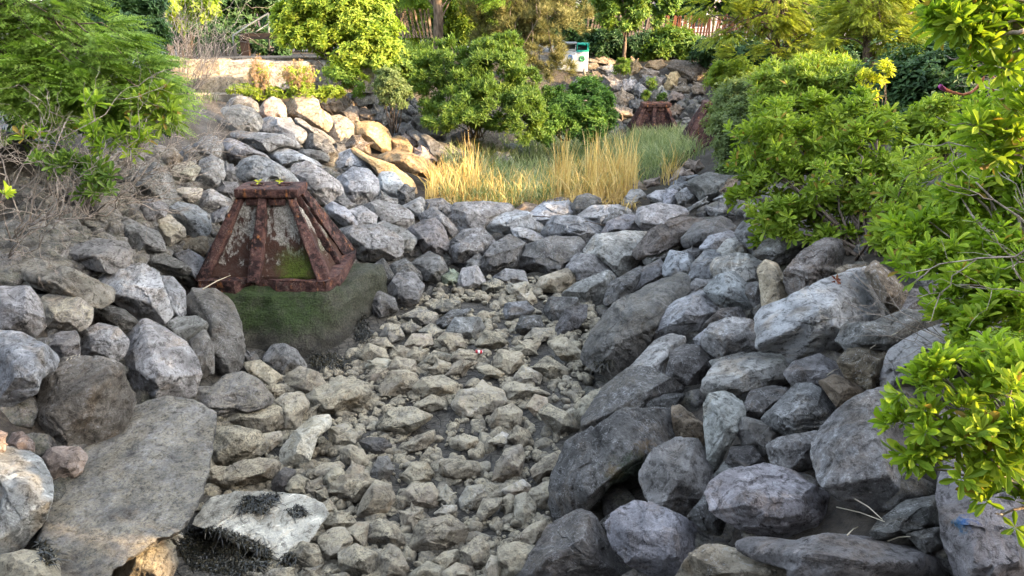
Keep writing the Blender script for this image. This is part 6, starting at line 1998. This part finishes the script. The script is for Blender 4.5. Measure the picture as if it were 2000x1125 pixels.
# orange ribbon with a magenta end on the pale branch
m_rib, nt = new_mat('orange_ribbon')
b = NB(nt)
geo = b.n('ShaderNodeNewGeometry')
sx = b.n('ShaderNodeSeparateXYZ', {'Vector': geo.outputs['Position']})
c = b.mix(b.math('LESS_THAN', sx.outputs['X'], float(at_y(1848, 172, 3.15)[0])), (0.42, 0.15, 0.09), (0.26, 0.04, 0.17))
b.out(b.principled(c, 0.7))
rb = at_y(1880, 185, 3.15)
mb = MB()
pp = [at_y(x, y, 3.15 + 0.015 * math.sin(x * .3)) - rb for x, y in ((1836, 168), (1845, 175), (1860, 180), (1880, 185), (1896, 181), (1908, 172), (1918, 158), (1922, 150))]
mb.tube(pp, [0.009, 0.009, 0.006, 0.005, 0.006, 0.006, 0.007, 0.003], 6)
o = mb.build('ribbon', m_rib, None, smooth=True, loc=rb)
tag(o, 'frayed orange ribbon with a magenta tip caught on a bare twig', 'ribbon')
rb = at_y(1940, 165, 3.2)
mb = MB()
pp = [at_y(x, y, 3.2) - rb for x, y in ((1934, 147), (1944, 155), (1946, 164), (1937, 172), (1942, 180))]
mb.tube(pp, [0.004, 0.007, 0.009, 0.008, 0.004], 6)
o = mb.build('ribbon', m_rib, None, smooth=True, loc=rb)
tag(o, 'short orange ribbon twisted on the next twig', 'ribbon')


def seed_plant(label, px, pyb, pyt, y, wpx, seed, green):
    rng = np.random.default_rng(seed)
    base = at_y(px, pyb, y)
    t = thing('dry_plant', label, 'plant', base, 'dry seed-head plants')
    zc = depth_of(base)
    h, w = (pyb - pyt) * zc / FPX, wpx * zc / FPX
    mb = MB()
    pos, ax = [], []
    for k in range(60):
        a = rng.random() * 6.28
        q = rng.random() ** 0.6
        top = np.array([math.cos(a) * w * q * 0.9, math.sin(a) * w * q * 0.9, h * (1.0 - 0.35 * q * q) * (0.75 + 0.3 * rng.random())])
        p = stem(mb, np.array([math.cos(a), math.sin(a), 0]) * 0.08, top, 0.006, 0.003, rng, 0.2, 6, 0.05, 4)
        for s in range(26):
            u = 0.35 + 0.65 * rng.random()
            j = min(int(u * 5), 4)
            pos.append(p[j] + (p[j + 1] - p[j]) * (u * 5 - j) + rng.normal(size=3) * 0.02)
            ax.append(rng.normal(size=3) * 0.6 + np.array([0, 0, 0.8]))
    mb.build('stems', M_TWIG, t)
    pos, ax = np.array(pos), np.array(ax)
    V, F = scatter(TP['sprig_n'], pos, frames(ax, rng), 0.045 * (0.6 + 0.8 * rng.random(len(pos))), rng)
    link('seed_heads', make_mesh('seed_heads', V, F, LM['seed'], False), t)
    n = green
    pos = np.column_stack([rng.normal(size=n) * w * 0.4, rng.normal(size=n) * w * 0.4, rng.random(n) ** 1.6 * h * 0.8])
    V, F = scatter(TP['sprig'], pos, frames(rng.normal(size=(n, 3)) + np.array([0, 0, .5]), rng), 0.085 * (0.6 + 0.8 * rng.random(n)), rng)
    link('leaves', make_mesh('leaves', V, F, LM['maple'], False), t)


seed_plant('reddish dry seed-head plant in front of the seat wall, left of the two', 512, 190, 114, 18.8, 26, 3, 90)
seed_plant('dry seed-head plant mixed with green leaves, right of the two', 588, 190, 120, 18.9, 36, 4, 330)
for k, (lab, bl) in enumerate([('low yellow-green cushion plant at the foot of the limestone step', [(470, 174, 26, 8, 18.7), (490, 182, 14, 6, 18.6)]),
                               ('bright green cushion plant right of the dry seed-head plants', [(645, 182, 34, 11, 19.2), (625, 190, 16, 8, 19)]),
                               ('small yellow-green plant between the two dry seed-head plants', [(535, 182, 14, 10, 18.8)]),
                               ('ivy clump growing over the far rock pile', [(1213, 132, 15, 18, 26.4)]),
                               ('weed sprouting below the ivy in the far pile', [(1272, 165, 10, 14, 26.0)]),
                               ('small weed above the far footing', [(1262, 187, 8, 9, 25.6)]),
                               ('second small weed above the far footing, right of the first', [(1293, 190, 8, 9, 25.6)])]):
    plant('low_plant', lab, 'plant', bl, 'sprig', 'maple' if k < 3 else 'mid', 420 if k < 4 else 90, 0.075, clumps=30, seed=90 + k, stems=5, stem_r=0.006)


# --- grasses ----------------------------------------------------------------------------------------------------------
def blades(pos, h, w, lean, rng, droop=0.35):
    """curved blades, four rows of points each"""
    n = len(pos)
    a = rng.random(n) * 2 * math.pi
    d = np.stack([np.cos(a), np.sin(a), np.zeros(n)], 1)
    s = np.stack([-d[:, 1], d[:, 0], np.zeros(n)], 1)
    face = rng.random(n) * math.pi
    s = s * np.cos(face)[:, None] + d * np.sin(face)[:, None]
    ln = lean * (0.2 + rng.random(n))
    V = np.empty((n, 7, 3))
    for k, (t, ww) in enumerate(((0, 1.0), (0.4, 0.85), (0.75, 0.55))):
        c = pos + np.array([0, 0, 1]) * (h * (t - droop * ln * t ** 3))[:, None] + d * (h * ln * t ** 1.8)[:, None]
        V[:, 2 * k] = c - s * (w * ww / 2)[:, None]
        V[:, 2 * k + 1] = c + s * (w * ww / 2)[:, None]
    V[:, 6] = pos + np.array([0, 0, 1]) * (h * (1 - droop * ln))[:, None] + d * (h * ln)[:, None]
    o = (np.arange(n) * 7)[:, None, None]
    Q = (np.array([[0, 1, 3, 2], [2, 3, 5, 4]])[None] + o).reshape(-1, 4)
    T = (np.array([[4, 5, 6]])[None] + o).reshape(-1, 3)
    return V.reshape(-1, 3), [T, Q]


def grass(name, polys, mat, hr, wr, lean, seed, droop=0.35, clump=0.0):
    rng = np.random.default_rng(seed)
    P = np.concatenate([ground_points(pg, n, rng) for pg, n in polys])
    if clump:
        keep = fbm(P * clump, 2, seed) > -0.12
        P = P[keep]
    h = hr[0] + (hr[1] - hr[0]) * rng.random(len(P)) ** 1.3
    w = wr[0] + (wr[1] - wr[0]) * rng.random(len(P))
    P[:, 2] -= 0.03
    V, F = blades(P, h, w, lean, rng, droop)
    return tag(link(name, make_mesh(name, V, F, LM[mat], False)), kind='stuff')


grass('marsh_grass', [([(860, 300), (1000, 275), (1100, 275), (1330, 262), (1380, 300), (1300, 340), (1230, 380), (1000, 392), (880, 380)], 9000),
                      ([(880, 360), (1080, 350), (1080, 400), (960, 405), (860, 395)], 2200), ([(1230, 262), (1360, 262), (1330, 320), (1230, 330)], 2500)], 'grass', (0.2, 0.6), (0.012, 0.022), 0.8, 5, 0.5)
grass('bank_grass', [([(770, 100), (860, 90), (860, 140), (790, 150)], 1200)], 'bush', (0.4, 0.9), (0.015, 0.03), 0.4, 8)
grass('golden_reeds', [([(1085, 345), (1160, 340), (1235, 345), (1240, 392), (1160, 398), (1085, 395)], 950), ([(840, 350), (945, 345), (945, 398), (830, 392)], 700), ([(950, 365), (1085, 365), (1085, 402), (950, 402)], 330), ([(1295, 325), (1325, 325), (1320, 360), (1290, 360)], 70)], 'reed', (0.25, 0.85), (0.013, 0.022), 0.6, 6, 0.45)
grass('tall_golden_reeds', [([(1085, 350), (1110, 345), (1115, 390), (1085, 390)], 110), ([(1145, 350), (1205, 345), (1210, 390), (1140, 390)], 190), ([(1210, 345), (1240, 345), (1245, 388), (1215, 390)], 110), ([(905, 350), (935, 350), (935, 390), (900, 390)], 60)], 'reed', (0.4, 1.5), (0.014, 0.022), 0.26, 7)
grass('straw_litter', [([(830, 385), (1240, 385), (1240, 408), (850, 405)], 700)], 'reed', (0.2, 0.5), (0.011, 0.018), 1.3, 17, 0.85)


# rough grass on the tops of both banks
_g = np.random.default_rng(91)
_p = np.concatenate([np.column_stack([4.2 + 10 * _g.random(9000), 3 + 15 * _g.random(9000)]), np.column_stack([-7 - 8 * _g.random(4000), 7 + 12 * _g.random(4000)])])
_p = _p[fbm(np.column_stack([_p * 0.9, _p[:, 0] * 0]), 3, 5) > -0.15]
_z = ground_z(_p[:, 0], _p[:, 1])
_p = np.column_stack([_p, _z - 0.02])[_z > -0.55]
V, F = blades(_p, 0.10 + 0.30 * _g.random(len(_p)), 0.010 + 0.012 * _g.random(len(_p)), 0.8, _g, 0.5)
tag(link('bank_grass', make_mesh('bank_grass', V, F, LM['grey'], False)), kind='stuff')
# ------------------------------------------------------------------ seaweed, litter and sticks
def seaweed(name, polys, seed, hr=(0.03, 0.075), lift=0.10):
    rng = np.random.default_rng(seed)
    dg = bpy.context.evaluated_depsgraph_get()
    pts = []
    for pg, n in polys:
        for q in poly_points(pg, n, rng):
            d = Vector(ray(*q)).normalized()
            ok, loc, nor, *_r2 = SC.ray_cast(dg, Vector(CAM), d)
            if ok:
                pts.append(np.array(loc))
    P = np.array(pts)
    h = hr[0] + (hr[1] - hr[0]) * rng.random(len(P))
    V, F = blades(P, h, np.full(len(P), 0.013), 1.7, rng, 0.97)
    return tag(link(name, make_mesh(name, V, F, LM['weed'], False)), kind='stuff')


bpy.context.view_layer.update()
seaweed('black_seaweed', [([(345, 1070), (370, 1035), (430, 1030), (480, 1050), (530, 1075), (525, 1110), (450, 1125), (370, 1110)], 2600),
                          ([(465, 990), (505, 970), (540, 985), (520, 1005), (470, 1003)], 260), ([(555, 995), (590, 990), (605, 1010), (570, 1012)], 110), ([(470, 972), (550, 965), (545, 978), (480, 980)], 160),
                          ([(540, 1090), (575, 1075), (585, 1100), (550, 1112)], 120)], 3)
seaweed('black_seaweed', [([(690, 640), (712, 615), (728, 660), (712, 675), (695, 668)], 420), ([(600, 700), (650, 690), (690, 705), (670, 722), (610, 722)], 500), ([(1160, 708), (1195, 705), (1190, 722), (1162, 722)], 220), ([(70, 1060), (95, 1065), (110, 1100), (90, 1110)], 160)], 4, (0.05, 0.12))


def place(px, py):
    dg = bpy.context.evaluated_depsgraph_get()
    ok, loc, nor, *_r2 = SC.ray_cast(dg, Vector(CAM), Vector(ray(px, py)).normalized())
    return np.array(loc), np.array(nor)


# red and white can
m_can, nt = new_mat('can_print')
b = NB(nt)
oi = b.n('ShaderNodeObjectInfo')
b.out(b.principled(oi.outputs['Color'], 0.35, None, 0.5))
p, nn = place(937, 690)
t = thing('drink_can', 'small red and white can lying among the bed stones', 'can', p + np.array([0, -0.02, 0.03]))
ax = np.array([0.95, 0.2, -0.12])
ax /= np.linalg.norm(ax)
for nm, a, e, r, colr in (('body', -0.055, 0.03, 0.026, (0.50, 0.02, 0.03)), ('label_band', -0.03, 0.0, 0.0266, (0.7, 0.7, 0.7)), ('rim', 0.03, 0.042, 0.02, (0.6, 0.6, 0.62))):
    mb = MB()
    mb.tube([ax * a, ax * (a + e) / 2 + ax * 0, ax * e], r, 14)
    mb.build(nm, m_can, t, smooth=True).color = (*colr, 1)


def stick(label, pts, r, mat, name='stick', cat='stick', lift=0.02):
    P = np.array([place(x, y)[0] + np.array([0, -0.03, lift]) for x, y in pts])
    a, e = P[0], P[-1]
    t_ = np.linspace(0, 1, len(P))[:, None]
    chord = a * (1 - t_) + e * t_
    P = np.where((np.arange(len(P)) % (len(P) - 1) == 0)[:, None], P, chord * 0.75 + P * 0.25 + np.array([0, 0, 0.015]))
    c = P.mean(0)
    mb = MB()
    mb.tube(P - c, np.linspace(r, r * 0.5, len(P)), 6)
    o = mb.build(name, mat, None, smooth=True, loc=c)
    return tag(o, label, cat)


stick('long thin bent twig lying across the middle of the dam', [(1040, 423), (1080, 425), (1120, 425), (1160, 432), (1182, 442)], 0.011, M_TWIGD)
stick('white straw pointing from the leaning boulder at the rusty footing', [(398, 566), (425, 552), (452, 539)], 0.009, LM['straw'], 'straw', 'straw')
stick('dry grass stalk on the dark long boulder, right bank', [(1696, 682), (1722, 666), (1750, 650)], 0.004, LM['straw'], 'straw', 'straw')
stick('dry grass stalk on the smooth rock left of the olive-brown block', [(1612, 734), (1624, 729), (1637, 720)], 0.004, LM['straw'], 'straw', 'straw')
stick('dry stalk in the hole right of the six-sided boulder', [(1630, 990), (1680, 1006), (1722, 1018)], 0.005, LM['straw'], 'straw', 'straw')
stick('second dry stalk in the hole, steeper than the first', [(1665, 974), (1690, 992), (1718, 1014)], 0.005, LM['straw'], 'straw', 'straw')
stick('short stalk at the top of the long low slab', [(1650, 1044), (1662, 1036), (1672, 1028)], 0.005, LM['straw'], 'straw', 'straw')
stick('stalk under the grey wedge rock at the lower right', [(1728, 1056), (1750, 1051), (1772, 1047)], 0.005, LM['straw'], 'straw', 'straw')
for k in range(4):
    stick(['upper', 'second', 'third', 'lowest'][k] + ' of the small white straws left of the prism boulder', [(134 + k * 8, 705 - k * 2), (141 + k * 6, 701 - k * 2), (150 + k * 4, 695 - k)], 0.0035, LM['straw'], 'straw', 'straw')

p, nn = place(1630, 549)
rng = np.random.default_rng(5)
V, F = scatter(TP['sprig'], np.array([[0, -0.01, 0.01]]), frames(np.array([[0.2, -0.6, 0.6]]), rng), np.array([0.085]), rng)
o = link('dead_leaf', make_mesh('dead_leaf', V, F, LM['litter'], False), None, p)
tag(o, 'dark red dead leaf on the huge veined boulder', 'leaf')
for k, (x, y, lab) in enumerate([(505, 358, 'curled dry leaves in the left bolt pocket of the footing'), (547, 358, 'curled dry leaf in the right bolt pocket of the footing')]):
    p, nn = place(x, y)
    V, F = scatter(TP['sprig'], np.array([[0, 0, 0.01]]), frames(np.array([[0.2, -0.5, 0.8]]), rng), np.array([0.07]), rng)
    o = link('dead_leaf', make_mesh('dead_leaf', V, F, LM['yellow'], False), None, p)
    tag(o, lab, 'leaf')
